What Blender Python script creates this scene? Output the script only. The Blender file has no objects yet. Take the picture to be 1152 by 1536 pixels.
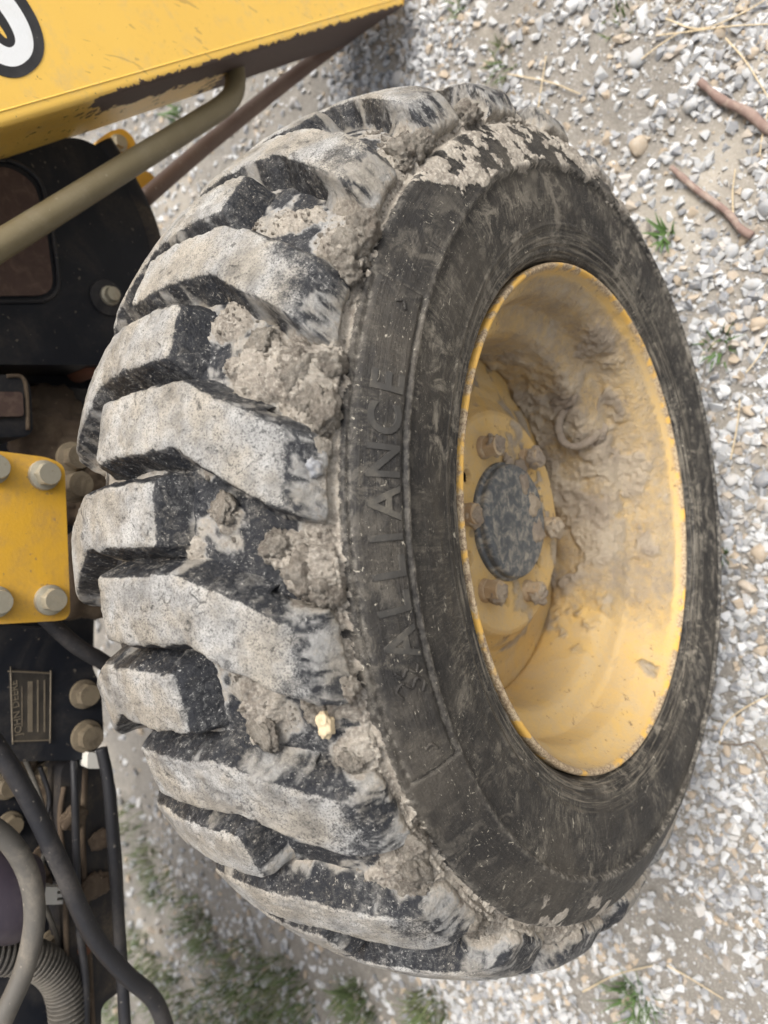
import bpy, bmesh, math, random
import numpy as np
from mathutils import Vector, Matrix

random.seed(7)
rng = np.random.default_rng(11)
R = math.radians
sc = bpy.context.scene
col = sc.collection

# ------------------------------------------------------------------ camera
# a phone held on its side above a wheel; world: X along the machine, Y into it, Z up
PITCH, YAW, ROLL = 0.8638, 0.0074, -0.0837
FPX, CX, CY = 1070.08, 576.0, 768.0
CAM = np.array([0.017, -0.2757, 0.6249])
fwd = np.array([math.sin(YAW)*math.cos(PITCH), math.cos(YAW)*math.cos(PITCH), -math.sin(PITCH)])
rgt0 = np.array([math.cos(YAW), -math.sin(YAW), 0.0])
up0 = np.cross(rgt0, fwd)
rgt = math.cos(ROLL)*rgt0 + math.sin(ROLL)*up0
upv = -math.sin(ROLL)*rgt0 + math.cos(ROLL)*up0
cam_d = bpy.data.cameras.new('camera')
cam = bpy.data.objects.new('camera', cam_d)
col.objects.link(cam)
m = Matrix.Identity(4)
for k, ax in enumerate((-upv, rgt, -fwd)):
    for i in range(3):
        m[i][k] = float(ax[i])
for i in range(3):
    m[i][3] = float(CAM[i])
cam.matrix_world = m
cam_d.sensor_fit = 'VERTICAL'
cam_d.sensor_height = 36.0
cam_d.sensor_width = 27.0
cam_d.lens = 36.0*FPX/1536.0
cam_d.clip_start = 0.01
cam_d.clip_end = 500.0
cam_d.dof.use_dof = True
cam_d.dof.focus_distance = 0.50
cam_d.dof.aperture_fstop = 6.8
sc.camera = cam

# ------------------------------------------------------------------ sky, sun, exposure
SUN_EL, SUN_AZ = R(62), R(60)          # azimuth measured from -Y (behind the camera) towards +X
world = bpy.data.worlds.new('World')
sc.world = world
world.use_nodes = True
wn = world.node_tree
wn.nodes.clear()
sky = wn.nodes.new('ShaderNodeTexSky')
sky.sky_type = 'NISHITA'
sky.sun_disc = False
sky.sun_elevation = SUN_EL
sky.sun_rotation = R(180) - SUN_AZ
sky.air_density = 1.0
sky.dust_density = 6.0
sky.ozone_density = 1.0
hs = wn.nodes.new('ShaderNodeHueSaturation')
hs.inputs['Saturation'].default_value = 0.35
bg = wn.nodes.new('ShaderNodeBackground')
bg.inputs['Strength'].default_value = 0.14
wo = wn.nodes.new('ShaderNodeOutputWorld')
wn.links.new(sky.outputs[0], hs.inputs['Color'])
wn.links.new(hs.outputs[0], bg.inputs['Color'])
wn.links.new(bg.outputs[0], wo.inputs['Surface'])
sun_d = bpy.data.lights.new('sun', 'SUN')
sun_d.energy = 1.5
sun_d.angle = R(24)
sun_d.color = (1.0, 0.96, 0.9)
sun = bpy.data.objects.new('sun', sun_d)
col.objects.link(sun)
sdir = Vector((math.sin(SUN_AZ)*math.cos(SUN_EL), -math.cos(SUN_AZ)*math.cos(SUN_EL), math.sin(SUN_EL)))
sun.rotation_euler = sdir.to_track_quat('Z', 'Y').to_euler()
sun.location = (1, -1, 4)
sc.view_settings.view_transform = 'Standard'
sc.view_settings.look = 'None'
sc.view_settings.gamma = 1.0
sc.view_settings.use_curve_mapping = False
sc.view_settings.exposure = 0.9

# ------------------------------------------------------------------ helpers
def ray(px, py):
    return fwd*FPX + rgt*(CY-py) - upv*(px-CX)

def at(px, py, Y):
    d = ray(px, py)
    t = (Y-CAM[1])/d[1]
    return Vector(CAM + t*d)

def at_z(px, py, z):
    d = ray(px, py)
    t = (z-CAM[2])/d[2]
    return Vector(CAM + t*d)

def px_size(p):
    """metres covered by one photo pixel at a point"""
    return float(np.dot(np.array(p)-CAM, fwd))/FPX

def _h(ix, iy, iz, seed):
    n = (ix.astype(np.int64)*374761393 + iy.astype(np.int64)*668265263 + iz.astype(np.int64)*2147483647 + seed*1274126177) & 0xFFFFFFFF
    n = ((n ^ (n >> 13))*1274126177) & 0xFFFFFFFF
    n = ((n ^ (n >> 15))*2246822519) & 0xFFFFFFFF
    return ((n ^ (n >> 16)) & 0xFFFFFF)/float(0xFFFFFF)

def vnoise(P, seed=0):
    P = np.asarray(P, float)
    F = np.floor(P)
    f = P-F
    I = F.astype(np.int64)
    u = f*f*f*(f*(f*6-15)+10)
    out = 0
    for dx in (0, 1):
        wx = u[..., 0] if dx else 1-u[..., 0]
        for dy in (0, 1):
            wy = u[..., 1] if dy else 1-u[..., 1]
            for dz in (0, 1):
                wz = u[..., 2] if dz else 1-u[..., 2]
                out = out + wx*wy*wz*_h(I[..., 0]+dx, I[..., 1]+dy, I[..., 2]+dz, seed)
    return out

def fbm(P, scale, octv=4, seed=0, gain=0.5, billow=False):
    P = np.asarray(P, float)*scale
    a, s, t = 1.0, 0.0, 0.0
    for o in range(octv):
        n = vnoise(P + o*17.31, seed+o)
        if billow:
            n = 1-np.abs(2*n-1)
        s = s + a*n
        t += a
        a *= gain
        P = P*2.03
    return s/t

def sstep(a, b, x):
    t = np.clip((x-a)/(b-a), 0, 1)
    return t*t*(3-2*t)

def link(o, parent=None):
    col.objects.link(o)
    if parent is not None:
        o.parent = parent
    return o

def raw_mesh(name, V, F, smooth=True, attrs=None):
    V = np.ascontiguousarray(V, np.float32).reshape(-1, 3)
    F = np.ascontiguousarray(F, np.int32)
    n = F.shape[1]
    me = bpy.data.meshes.new(name)
    me.vertices.add(len(V))
    me.vertices.foreach_set('co', V.ravel())
    me.loops.add(F.size)
    me.loops.foreach_set('vertex_index', F.ravel())
    me.polygons.add(len(F))
    me.polygons.foreach_set('loop_start', np.arange(0, F.size, n, dtype=np.int32))
    try:
        me.polygons.foreach_set('loop_total', np.full(len(F), n, np.int32))
    except Exception:
        pass
    me.polygons.foreach_set('use_smooth', np.full(len(F), smooth, bool))
    if attrs:
        for k, v in attrs.items():
            a = me.attributes.new(k, 'FLOAT', 'POINT')
            a.data.foreach_set('value', np.ascontiguousarray(v, np.float32).ravel())
    me.update(calc_edges=True)
    me.validate()
    return me

def grid_faces(ni, nj, wrap_i=False, wrap_j=False, flip=False):
    i = np.arange(ni if wrap_i else ni-1)
    j = np.arange(nj if wrap_j else nj-1)
    I, J = np.meshgrid(i, j, indexing='ij')
    I2, J2 = (I+1) % ni, (J+1) % nj
    a, b, c, d = I*nj+J, I2*nj+J, I2*nj+J2, I*nj+J2
    q = [a, b, c, d] if not flip else [a, d, c, b]
    return np.stack([x.ravel() for x in q], 1)

def obj_mesh(name, me, mat, parent=None):
    o = bpy.data.objects.new(name, me)
    if mat is not None and len(me.materials) == 0:
        me.materials.append(mat)
    return link(o, parent)

def obj_bm(name, bm, mat, parent=None, smooth=False, bevel=0.0, seg=2):
    if bevel > 0:
        es = [e for e in bm.edges if len(e.link_faces) == 2 and e.calc_face_angle(0) > R(30)]
        bmesh.ops.bevel(bm, geom=es, offset=bevel, segments=seg, profile=0.6, affect='EDGES', clamp_overlap=True)
    bmesh.ops.recalc_face_normals(bm, faces=bm.faces[:])
    me = bpy.data.meshes.new(name)
    bm.to_mesh(me)
    bm.free()
    if smooth:
        me.polygons.foreach_set('use_smooth', np.full(len(me.polygons), True, bool))
        try:
            me.set_sharp_from_angle(angle=R(40))
        except Exception:
            pass
    return obj_mesh(name, me, mat, parent)

def tag(o, label, cat, group=None):
    o['label'] = label
    o['category'] = cat
    if group:
        o['group'] = group
    return o

def rounded(pts, rad, seg=5):
    """round the corners of a 2-D polygon"""
    out = []
    n = len(pts)
    for i in range(n):
        p, a, b = Vector(pts[i]), Vector(pts[i-1]), Vector(pts[(i+1) % n])
        da, db = (a-p), (b-p)
        r = min(rad, da.length*0.45, db.length*0.45)
        p0, p1 = p+da.normalized()*r, p+db.normalized()*r
        for k in range(seg+1):
            t = k/seg
            out.append(((1-t)**2*p0 + 2*t*(1-t)*p + t*t*p1)[:])
    return out

def prism_bm(pts3, depth):
    """closed prism: polygon given as 3-D points, extruded by vector depth"""
    bm = bmesh.new()
    a = [bm.verts.new(p) for p in pts3]
    b = [bm.verts.new(Vector(p)+Vector(depth)) for p in pts3]
    n = len(a)
    bm.faces.new(a)
    bm.faces.new(b[::-1])
    for i in range(n):
        bm.faces.new((a[i], a[(i+1) % n], b[(i+1) % n], b[i]))
    return bm

def plate_px(name, pix, Y, thick, mat, parent, rad=0.0, bevel=0.002):
    """a flat upright plate whose front face lies in the plane Y"""
    P = [at(x, y, Y) for x, y in pix]
    if rad > 0:
        P = [Vector((q[0], Y, q[1])) for q in rounded([(p.x, p.z) for p in P], rad)]
    return obj_bm(name, prism_bm(P, (0, thick, 0)), mat, parent, smooth=True, bevel=bevel)

def spline(pts, n):
    P = np.array([tuple(p) for p in pts], float)
    P = np.vstack([2*P[0]-P[1], P, 2*P[-1]-P[-2]])
    seg = len(P)-3
    T = np.linspace(0, seg-1e-6, n)
    k = T.astype(int)
    t = (T-k)[:, None]
    a, b, c, d = P[k], P[k+1], P[k+2], P[k+3]
    return 0.5*((2*b)+(-a+c)*t+(2*a-5*b+4*c-d)*t*t+(-a+3*b-3*c+d)*t**3)

def tube_arrays(path, rad, ns=14):
    path = np.asarray(path, float)
    n = len(path)
    rad = np.broadcast_to(np.asarray(rad, float), (n,))
    T = np.gradient(path, axis=0)
    T /= np.linalg.norm(T, axis=1)[:, None]
    ref = np.array([0.3, 0.5, 0.81])
    N = np.cross(T, ref)
    N /= np.linalg.norm(N, axis=1)[:, None]
    Bn = np.cross(T, N)
    a = np.linspace(0, 2*math.pi, ns, endpoint=False)
    V = path[:, None]+rad[:, None, None]*(np.cos(a)[None, :, None]*N[:, None]+np.sin(a)[None, :, None]*Bn[:, None])
    F = grid_faces(n, ns, wrap_j=True)
    V = V.reshape(-1, 3)
    c0, c1 = len(V), len(V)+1
    V = np.vstack([V, path[:1], path[-1:]])
    j = np.arange(ns)
    j2 = (j+1) % ns
    cap0 = np.stack([np.full(ns, c0), j, j2, j2], 1)
    cap1 = np.stack([np.full(ns, c1), (n-1)*ns+j2, (n-1)*ns+j, (n-1)*ns+j], 1)
    return V, F, cap0[:, :3], cap1[:, :3]

def tube(name, pts, rad, mat, parent=None, n=60, ns=14, wob=0.0, rads=None):
    path = spline(pts, n)
    rr = np.full(n, rad) if rads is None else np.interp(np.linspace(0, 1, n), np.linspace(0, 1, len(rads)), rads)
    if wob:
        rr = rr*(1+wob*(fbm(path, 90, 3, 5)-.5)*2)
    V, F, c0, c1 = tube_arrays(path, rr, ns)
    me = bpy.data.meshes.new(name)
    me.from_pydata(V.tolist(), [], F.tolist()+c0.tolist()+c1.tolist())
    me.polygons.foreach_set('use_smooth', np.full(len(me.polygons), True, bool))
    me.validate()
    me.update()
    bm = bmesh.new()
    bm.from_mesh(me)
    bmesh.ops.recalc_face_normals(bm, faces=bm.faces[:])
    bm.to_mesh(me)
    bm.free()
    return obj_mesh(name, me, mat, parent)

def icos(sub):
    bm = bmesh.new()
    bmesh.ops.create_icosphere(bm, subdivisions=sub, radius=1)
    V = np.array([v.co[:] for v in bm.verts])
    F = np.array([[v.index for v in f.verts] for f in bm.faces])
    bm.free()
    return V, F

# ------------------------------------------------------------------ materials
class NT:
    def __init__(self, name):
        self.m = bpy.data.materials.new(name)
        self.m.use_nodes = True
        self.t = self.m.node_tree
        self.t.nodes.clear()
        self.out = self.t.nodes.new('ShaderNodeOutputMaterial')
        self.b = self.t.nodes.new('ShaderNodeBsdfPrincipled')
        self.t.links.new(self.b.outputs[0], self.out.inputs[0])
        self.geo = self.t.nodes.new('ShaderNodeNewGeometry')
        self.pos = self.geo.outputs['Position']

    def lk(self, a, b):
        if isinstance(a, (int, float)):
            b.default_value = a
        elif isinstance(a, tuple):
            b.default_value = a if len(a) == len(b.default_value) else tuple(a)+(1.0,)
        else:
            self.t.links.new(a, b)

    def noise(self, scale, detail=4, rough=0.55, vec=None, dist=0.0, off=0.0):
        n = self.t.nodes.new('ShaderNodeTexNoise')
        n.inputs['Scale'].default_value = scale
        n.inputs['Detail'].default_value = detail
        n.inputs['Roughness'].default_value = rough
        n.inputs['Distortion'].default_value = dist
        v = vec or self.pos
        if off:
            v = self.vmath('ADD', v, (off, off*.7, -off*.4))
        self.lk(v, n.inputs['Vector'])
        return n.outputs[0]

    def voro(self, scale, feat='F1', vec=None):
        n = self.t.nodes.new('ShaderNodeTexVoronoi')
        n.feature = feat
        n.inputs['Scale'].default_value = scale
        self.lk(vec or self.pos, n.inputs['Vector'])
        return n.outputs['Distance']

    def vmath(self, op, a, b):
        n = self.t.nodes.new('ShaderNodeVectorMath')
        n.operation = op
        self.lk(a, n.inputs[0])
        self.lk(b, n.inputs[1])
        return n.outputs[0]

    def math(self, op, a, b=0.0, clamp=False):
        n = self.t.nodes.new('ShaderNodeMath')
        n.operation = op
        n.use_clamp = clamp
        self.lk(a, n.inputs[0])
        self.lk(b, n.inputs[1])
        return n.outputs[0]

    def ramp(self, v, lo, hi, a=0.0, b=1.0):
        n = self.t.nodes.new('ShaderNodeMapRange')
        n.interpolation_type = 'SMOOTHSTEP'
        self.lk(v, n.inputs['Value'])
        n.inputs['From Min'].default_value = lo
        n.inputs['From Max'].default_value = hi
        n.inputs['To Min'].default_value = a
        n.inputs['To Max'].default_value = b
        return n.outputs[0]

    def mix(self, f, a, b):
        n = self.t.nodes.new('ShaderNodeMix')
        n.data_type = 'RGBA'
        self.lk(f, n.inputs[0])
        self.lk(a, n.inputs[6])
        self.lk(b, n.inputs[7])
        return n.outputs[2]

    def attr(self, name):
        n = self.t.nodes.new('ShaderNodeAttribute')
        n.attribute_name = name
        return n.outputs['Fac']

    def rand(self):
        n = self.t.nodes.new('ShaderNodeObjectInfo')
        return n.outputs['Random']

    def bump(self, h, strength, dist=0.001, prev=None):
        n = self.t.nodes.new('ShaderNodeBump')
        n.inputs['Strength'].default_value = strength
        n.inputs['Distance'].default_value = dist
        self.lk(h, n.inputs['Height'])
        if prev is not None:
            self.lk(prev, n.inputs['Normal'])
        return n.outputs[0]

    def done(self, colr, rough=0.7, normal=None, metal=0.0, spec=0.5):
        self.lk(colr, self.b.inputs['Base Color'])
        self.lk(rough, self.b.inputs['Roughness'])
        self.lk(metal, self.b.inputs['Metallic'])
        self.lk(spec, self.b.inputs['Specular IOR Level'])
        if normal is not None:
            self.lk(normal, self.b.inputs['Normal'])
        return self.m

MUD_A, MUD_B = (0.315, 0.282, 0.235), (0.175, 0.152, 0.126)
DUST = (0.455, 0.448, 0.425)

def mud_colour(n):
    a = n.noise(60, 5)
    b = n.noise(420, 4)
    c = n.mix(n.ramp(a, .35, .7), MUD_A, MUD_B)
    c = n.mix(n.ramp(b, .42, .7, 0, .6), c, (0.43, 0.40, 0.345))
    return n.mix(n.ramp(n.noise(900, 4, .7), .55, .70, 0, .55), c, (0.11, 0.09, 0.073))

def make_rubber_tread():
    n = NT('dusty_tread_rubber')
    mud, wear = n.attr('mud'), n.attr('wear')
    fine = n.noise(900, 5, .7)
    med = n.noise(170, 6, .72, dist=.9)
    big = n.noise(24, 5, .62)
    rub = n.mix(n.noise(35, 4), (0.008, 0.009, 0.012), (0.020, 0.022, 0.027))
    # thin dust rubbed into the sides and the valley floor
    v = n.vmath('MULTIPLY', n.pos, (1.0, .35, 1.0))
    stroke = n.noise(420, 5, .7, vec=v, dist=.8)
    side = n.math('MULTIPLY', n.ramp(big, .36, .70, .04, .40), n.ramp(med, .42, .68, .03, 1.0))
    side = n.math('ADD', n.math('MULTIPLY', side, n.ramp(stroke, .34, .64, .35, 1.0)), n.math('MULTIPLY', n.ramp(stroke, .60, .70), .30), True)
    fleck = n.math('MULTIPLY', n.ramp(n.noise(560, 4, .65, dist=.8), .58, .64), n.ramp(med, .43, .56))
    side = n.math('MAXIMUM', side, n.math('MULTIPLY', fleck, .75))
    pits = n.math('MULTIPLY', n.ramp(fine, .34, .52), n.ramp(n.noise(330, 4, .7), .30, .46, .35, 1))
    grain = n.math('ADD', n.math('MULTIPLY', n.noise(110, 6, .75), .6), n.math('MULTIPLY', fine, .4))
    cover = n.ramp(n.math('ADD', wear, n.math('MULTIPLY', n.math('SUBTRACT', grain, .5), 2.2)), .26, .74)
    topd = n.math('MULTIPLY', cover, n.math('ADD', n.math('MULTIPLY', pits, n.ramp(n.noise(45, 6, .7), .30, .62, .26, .66)), n.ramp(big, .3, .7, .06, .30)), True)
    scar = n.ramp(n.noise(80, 5, .7, dist=2.2, off=2.3), .58, .68)
    topd = n.math('MULTIPLY', topd, n.math('SUBTRACT', 1.0, n.math('MULTIPLY', scar, .65)))
    halo = n.math('MULTIPLY', n.ramp(n.math('ADD', mud, n.math('MULTIPLY', n.math('SUBTRACT', med, .5), .8)), .05, .55), .62)
    dust = n.math('MAXIMUM', n.math('MAXIMUM', side, topd), halo)
    dcol = n.mix(n.ramp(n.noise(38, 4), .35, .65), DUST, (0.41, 0.375, 0.315))
    c = n.mix(dust, rub, dcol)
    mf = n.ramp(n.math('ADD', mud, n.math('MULTIPLY', n.math('SUBTRACT', n.noise(260, 6, .75), .5), 1.2)), .40, .80)
    c = n.mix(mf, c, mud_colour(n))
    rough = n.math('ADD', n.math('MULTIPLY', n.math('MAXIMUM', dust, mf), .45), .42, True)
    nb = n.bump(fine, .45, .0008)
    nb = n.bump(n.noise(230, 6, .75), .8, .0026, nb)
    nb = n.bump(scar, .6, -.0012, nb)
    return n.done(c, rough, nb, spec=.32)

def make_rubber_side():
    n = NT('scuffed_sidewall_rubber')
    mud, edge = n.attr('mud'), n.attr('wear')
    sx = n.t.nodes.new('ShaderNodeSeparateXYZ')
    n.lk(n.pos, sx.inputs[0])
    ang = n.math('ARCTAN2', sx.outputs[0], sx.outputs[2])
    rad = n.math('POWER', n.math('ADD', n.math('POWER', sx.outputs[0], 2.0), n.math('POWER', sx.outputs[2], 2.0)), .5)
    def polar(ka, kr):
        c = n.t.nodes.new('ShaderNodeCombineXYZ')
        n.lk(n.math('MULTIPLY', ang, .3*ka), c.inputs[0])
        n.lk(n.math('MULTIPLY', rad, kr), c.inputs[1])
        return c.outputs[0]
    rub = n.mix(n.noise(30, 4), (0.009, 0.009, 0.010), (0.026, 0.024, 0.022))
    fine = n.noise(800, 5, .75)
    streak = n.noise(1.0, 6, .72, vec=polar(330, 90), dist=1.0)
    ring = n.noise(1.0, 5, .7, vec=polar(14, 420), dist=.4)
    patch = n.noise(17, 5, .62, dist=.5)
    inner = n.ramp(rad, .242, .262, 1, 0)
    d = n.math('MULTIPLY', n.ramp(streak, .44, .70), n.ramp(fine, .32, .64, .2, 1))
    d = n.math('MULTIPLY', d, n.ramp(patch, .44, .66, .02, .80))
    d = n.math('MULTIPLY', d, n.ramp(rad, .296, .304, 1, .30))
    d2 = n.math('MULTIPLY', n.ramp(ring, .46, .66), n.math('ADD', n.math('MULTIPLY', inner, .40), .02))
    film = n.math('MULTIPLY', n.ramp(n.noise(11, 5, .65, off=3.1), .44, .66, .01, .34), n.ramp(fine, .25, .65, .45, 1))
    c = n.mix(film, rub, (0.130, 0.112, 0.087))
    c = n.mix(d, c, (0.33, 0.295, 0.235))
    c = n.mix(d2, c, (0.36, 0.315, 0.245))
    blot = n.math('MULTIPLY', n.ramp(n.noise(52, 6, .75, dist=.8), .47, .62), n.ramp(n.noise(10, 4, .6, off=5.0), .42, .60, .03, .75))
    blot = n.math('MULTIPLY', blot, n.ramp(rad, .296, .306, 1, .35))
    c = n.mix(blot, c, (0.23, 0.205, 0.165))
    spot = n.ramp(n.noise(130, 4, .6, dist=1.5, off=1.7), .66, .72)
    c = n.mix(n.math('MULTIPLY', spot, .75), c, (0.46, 0.42, 0.34))
    scr = n.ramp(n.noise(1.0, 3, .5, vec=polar(120, 420), dist=3.5), .685, .715)
    c = n.mix(n.math('MULTIPLY', scr, .7), c, (0.48, 0.44, 0.36))
    c = n.mix(n.math('MULTIPLY', edge, n.ramp(n.noise(180, 4, .7), .42, .68, .0, .62)), c, (0.36, 0.33, 0.28))
    mf = n.ramp(n.math('ADD', mud, n.math('MULTIPLY', n.math('SUBTRACT', n.noise(160, 6, .75), .5), 1.3)), .36, .62)
    c = n.mix(mf, c, mud_colour(n))
    nb = n.bump(n.noise(520, 5, .75), .6, .0011)
    nb = n.bump(n.noise(110, 5, .7), .5, .0022, nb)
    nb = n.bump(ring, .5, .0018, nb)
    rough = n.math('ADD', n.math('MULTIPLY', n.math('MAXIMUM', n.math('MAXIMUM', d, film), mf), .4), .50, True)
    return n.done(c, rough, nb, spec=.26)

def make_mud():
    n = NT('dried_mud')
    c = mud_colour(n)
    c = n.mix(n.ramp(n.noise(30, 3), .5, .75, 0, .5), c, (0.30, 0.25, 0.20))
    nb = n.bump(n.noise(700, 6, .75), 1.0, .0016)
    nb = n.bump(n.noise(240, 6, .75, dist=.6), 1.0, .0045, nb)
    return n.done(c, .95, nb, spec=.2)

def make_rim():
    n = NT('muddy_yellow_rim_paint')
    mud, lip = n.attr('mud'), n.attr('wear')
    y = n.mix(n.noise(22, 4), (0.53, 0.325, 0.072), (0.60, 0.38, 0.098))
    film = n.math('MULTIPLY', n.ramp(n.noise(26, 5, .65, dist=.8), .28, .66, .34, .84), n.ramp(n.noise(300, 4), .2, .7, .6, 1))
    c = n.mix(film, y, (0.43, 0.335, 0.205))
    rust = n.math('MAXIMUM', n.ramp(n.noise(160, 5, .7), .63, .69), n.ramp(n.noise(70, 5, .7, dist=.7, off=4.0), .64, .68))
    c = n.mix(n.math('MULTIPLY', rust, .7), c, (0.14, 0.085, 0.05))
    lipc = n.mix(n.ramp(n.noise(420, 5, .75), .42, .58), (0.17, 0.12, 0.085), (0.46, 0.37, 0.25))
    lipc = n.mix(n.ramp(n.noise(45, 4), .50, .60), lipc, (0.62, 0.36, 0.07))
    c = n.mix(n.math('MULTIPLY', lip, .85), c, lipc)
    mf = n.ramp(n.math('ADD', mud, n.math('MULTIPLY', n.math('SUBTRACT', n.noise(90, 6, .72), .5), .9)), .16, .80)
    mc = n.mix(n.ramp(n.noise(18, 5, .6), .38, .62), (0.42, 0.355, 0.268), (0.28, 0.235, 0.185))
    c = n.mix(n.math('MULTIPLY', mf, .93), c, mc)
    nb = n.bump(n.noise(330, 6, .7), .6, .0014)
    nb = n.bump(n.math('MULTIPLY', n.noise(120, 6, .7), mf), .9, .006, nb)
    rough = n.math('ADD', n.math('MULTIPLY', n.math('MAXIMUM', film, mf), .5), .42, True)
    return n.done(c, rough, nb, spec=.4)

def make_rimmud():
    n = NT('dried_tan_mud')
    c = n.mix(n.ramp(n.noise(30, 5, .6), .38, .62), (0.43, 0.355, 0.262), (0.29, 0.24, 0.19))
    c = n.mix(n.ramp(n.noise(500, 5, .7), .52, .70, 0, .5), c, (0.17, 0.14, 0.11))
    nb = n.bump(n.noise(500, 6, .7), .8, .0016)
    nb = n.bump(n.noise(160, 6, .7), .9, .005, nb)
    return n.done(c, .95, nb, spec=.2)

def make_arm():
    n = NT('yellow_loader_paint')
    y = n.mix(n.noise(7, 4), (0.78, 0.48, 0.090), (0.84, 0.545, 0.115))
    d = n.math('MULTIPLY', n.ramp(n.noise(110, 5, .7), .52, .78), n.ramp(n.noise(9, 3), .4, .65))
    c = n.mix(n.math('MULTIPLY', d, .5), y, (0.40, 0.24, 0.08))
    v = n.vmath('MULTIPLY', n.pos, (1.0, 1.0, .25))
    ln = n.math('MULTIPLY', n.ramp(n.noise(95, 2, .4, vec=v, dist=1.8), .695, .71), .45)
    c = n.mix(ln, c, (0.30, 0.19, 0.08))
    c = n.mix(n.math('MULTIPLY', n.ramp(n.noise(34, 6, .75), .50, .72), .38), c, (0.56, 0.42, 0.22))
    sp = n.ramp(n.noise(230, 3, .5), .70, .73)
    c = n.mix(sp, c, (0.16, 0.09, 0.05))
    chip_shade = n.attr('mud')  # worn paint plus underside shade painted in brown
    cf = n.ramp(n.math('ADD', chip_shade, n.math('MULTIPLY', n.math('SUBTRACT', n.noise(75, 5, .6), .5), 1.1)), .56, .60)
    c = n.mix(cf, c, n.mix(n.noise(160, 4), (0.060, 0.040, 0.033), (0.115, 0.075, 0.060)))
    nb = n.bump(n.noise(420, 3), .12, .0008)
    nb = n.bump(n.math('MULTIPLY', cf, -1.0), .6, .0012, nb)
    return n.done(c, n.math('ADD', n.math('MULTIPLY', cf, .35), .36), nb)

def make_paint(name, a, b, dust=(0.30, 0.27, 0.22), amount=.5, rough=.45, speck=True, metal=0.0, sc_=1.0, spec=.45):
    n = NT(name)
    c = n.mix(n.noise(20*sc_, 4), a, b)
    d = n.math('MULTIPLY', n.ramp(n.noise(14*sc_, 5, .65, dist=.6), .42, .72), n.ramp(n.noise(260*sc_, 4, .7), .3, .7, .4, 1))
    c = n.mix(n.math('MULTIPLY', d, amount), c, dust)
    if speck:
        s = n.ramp(n.noise(170*sc_, 2, .5), .70, .75)
        c = n.mix(n.math('MULTIPLY', s, .7), c, dust)
    nb = n.bump(n.noise(380*sc_, 4, .6), .2, .001)
    return n.done(c, n.math('ADD', n.math('MULTIPLY', d, .4), rough, True), nb, metal=metal, spec=spec)

def make_stone():
    n = NT('grey_limestone')
    tone = n.math('FRACT', n.math('ADD', n.attr('tone'), n.rand()))
    c = n.mix(n.ramp(tone, .0, .5), (0.215, 0.22, 0.23), (0.38, 0.385, 0.385))
    c = n.mix(n.ramp(tone, .5, 1.0), c, (0.51, 0.515, 0.515))
    c = n.mix(n.ramp(n.math('FRACT', n.math('MULTIPLY', tone, 7.3)), .72, .95), c, (0.36, 0.295, 0.22))
    c = n.mix(n.ramp(n.noise(170, 5, .65), .46, .72, 0, .65), c, (0.38, 0.35, 0.30))
    nb = n.bump(n.noise(420, 5, .65), .5, .001)
    return n.done(c, .9, nb, spec=.3)

def make_ground():
    n = NT('sandy_ground')
    sand = n.mix(n.noise(12, 5), (0.32, 0.288, 0.24), (0.39, 0.357, 0.30))
    dirt = n.mix(n.noise(60, 5), (0.14, 0.129, 0.112), (0.255, 0.236, 0.206))
    c = n.mix(n.ramp(n.noise(3.2, 5, .6), .30, .52), sand, dirt)
    g = n.ramp(n.noise(320, 4, .6), .50, .72)
    c = n.mix(n.math('MULTIPLY', g, .6), c, (0.45, 0.43, 0.40))
    nb = n.bump(n.noise(240, 6, .7), .8, .003)
    return n.done(c, .95, nb, spec=.2)

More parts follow.
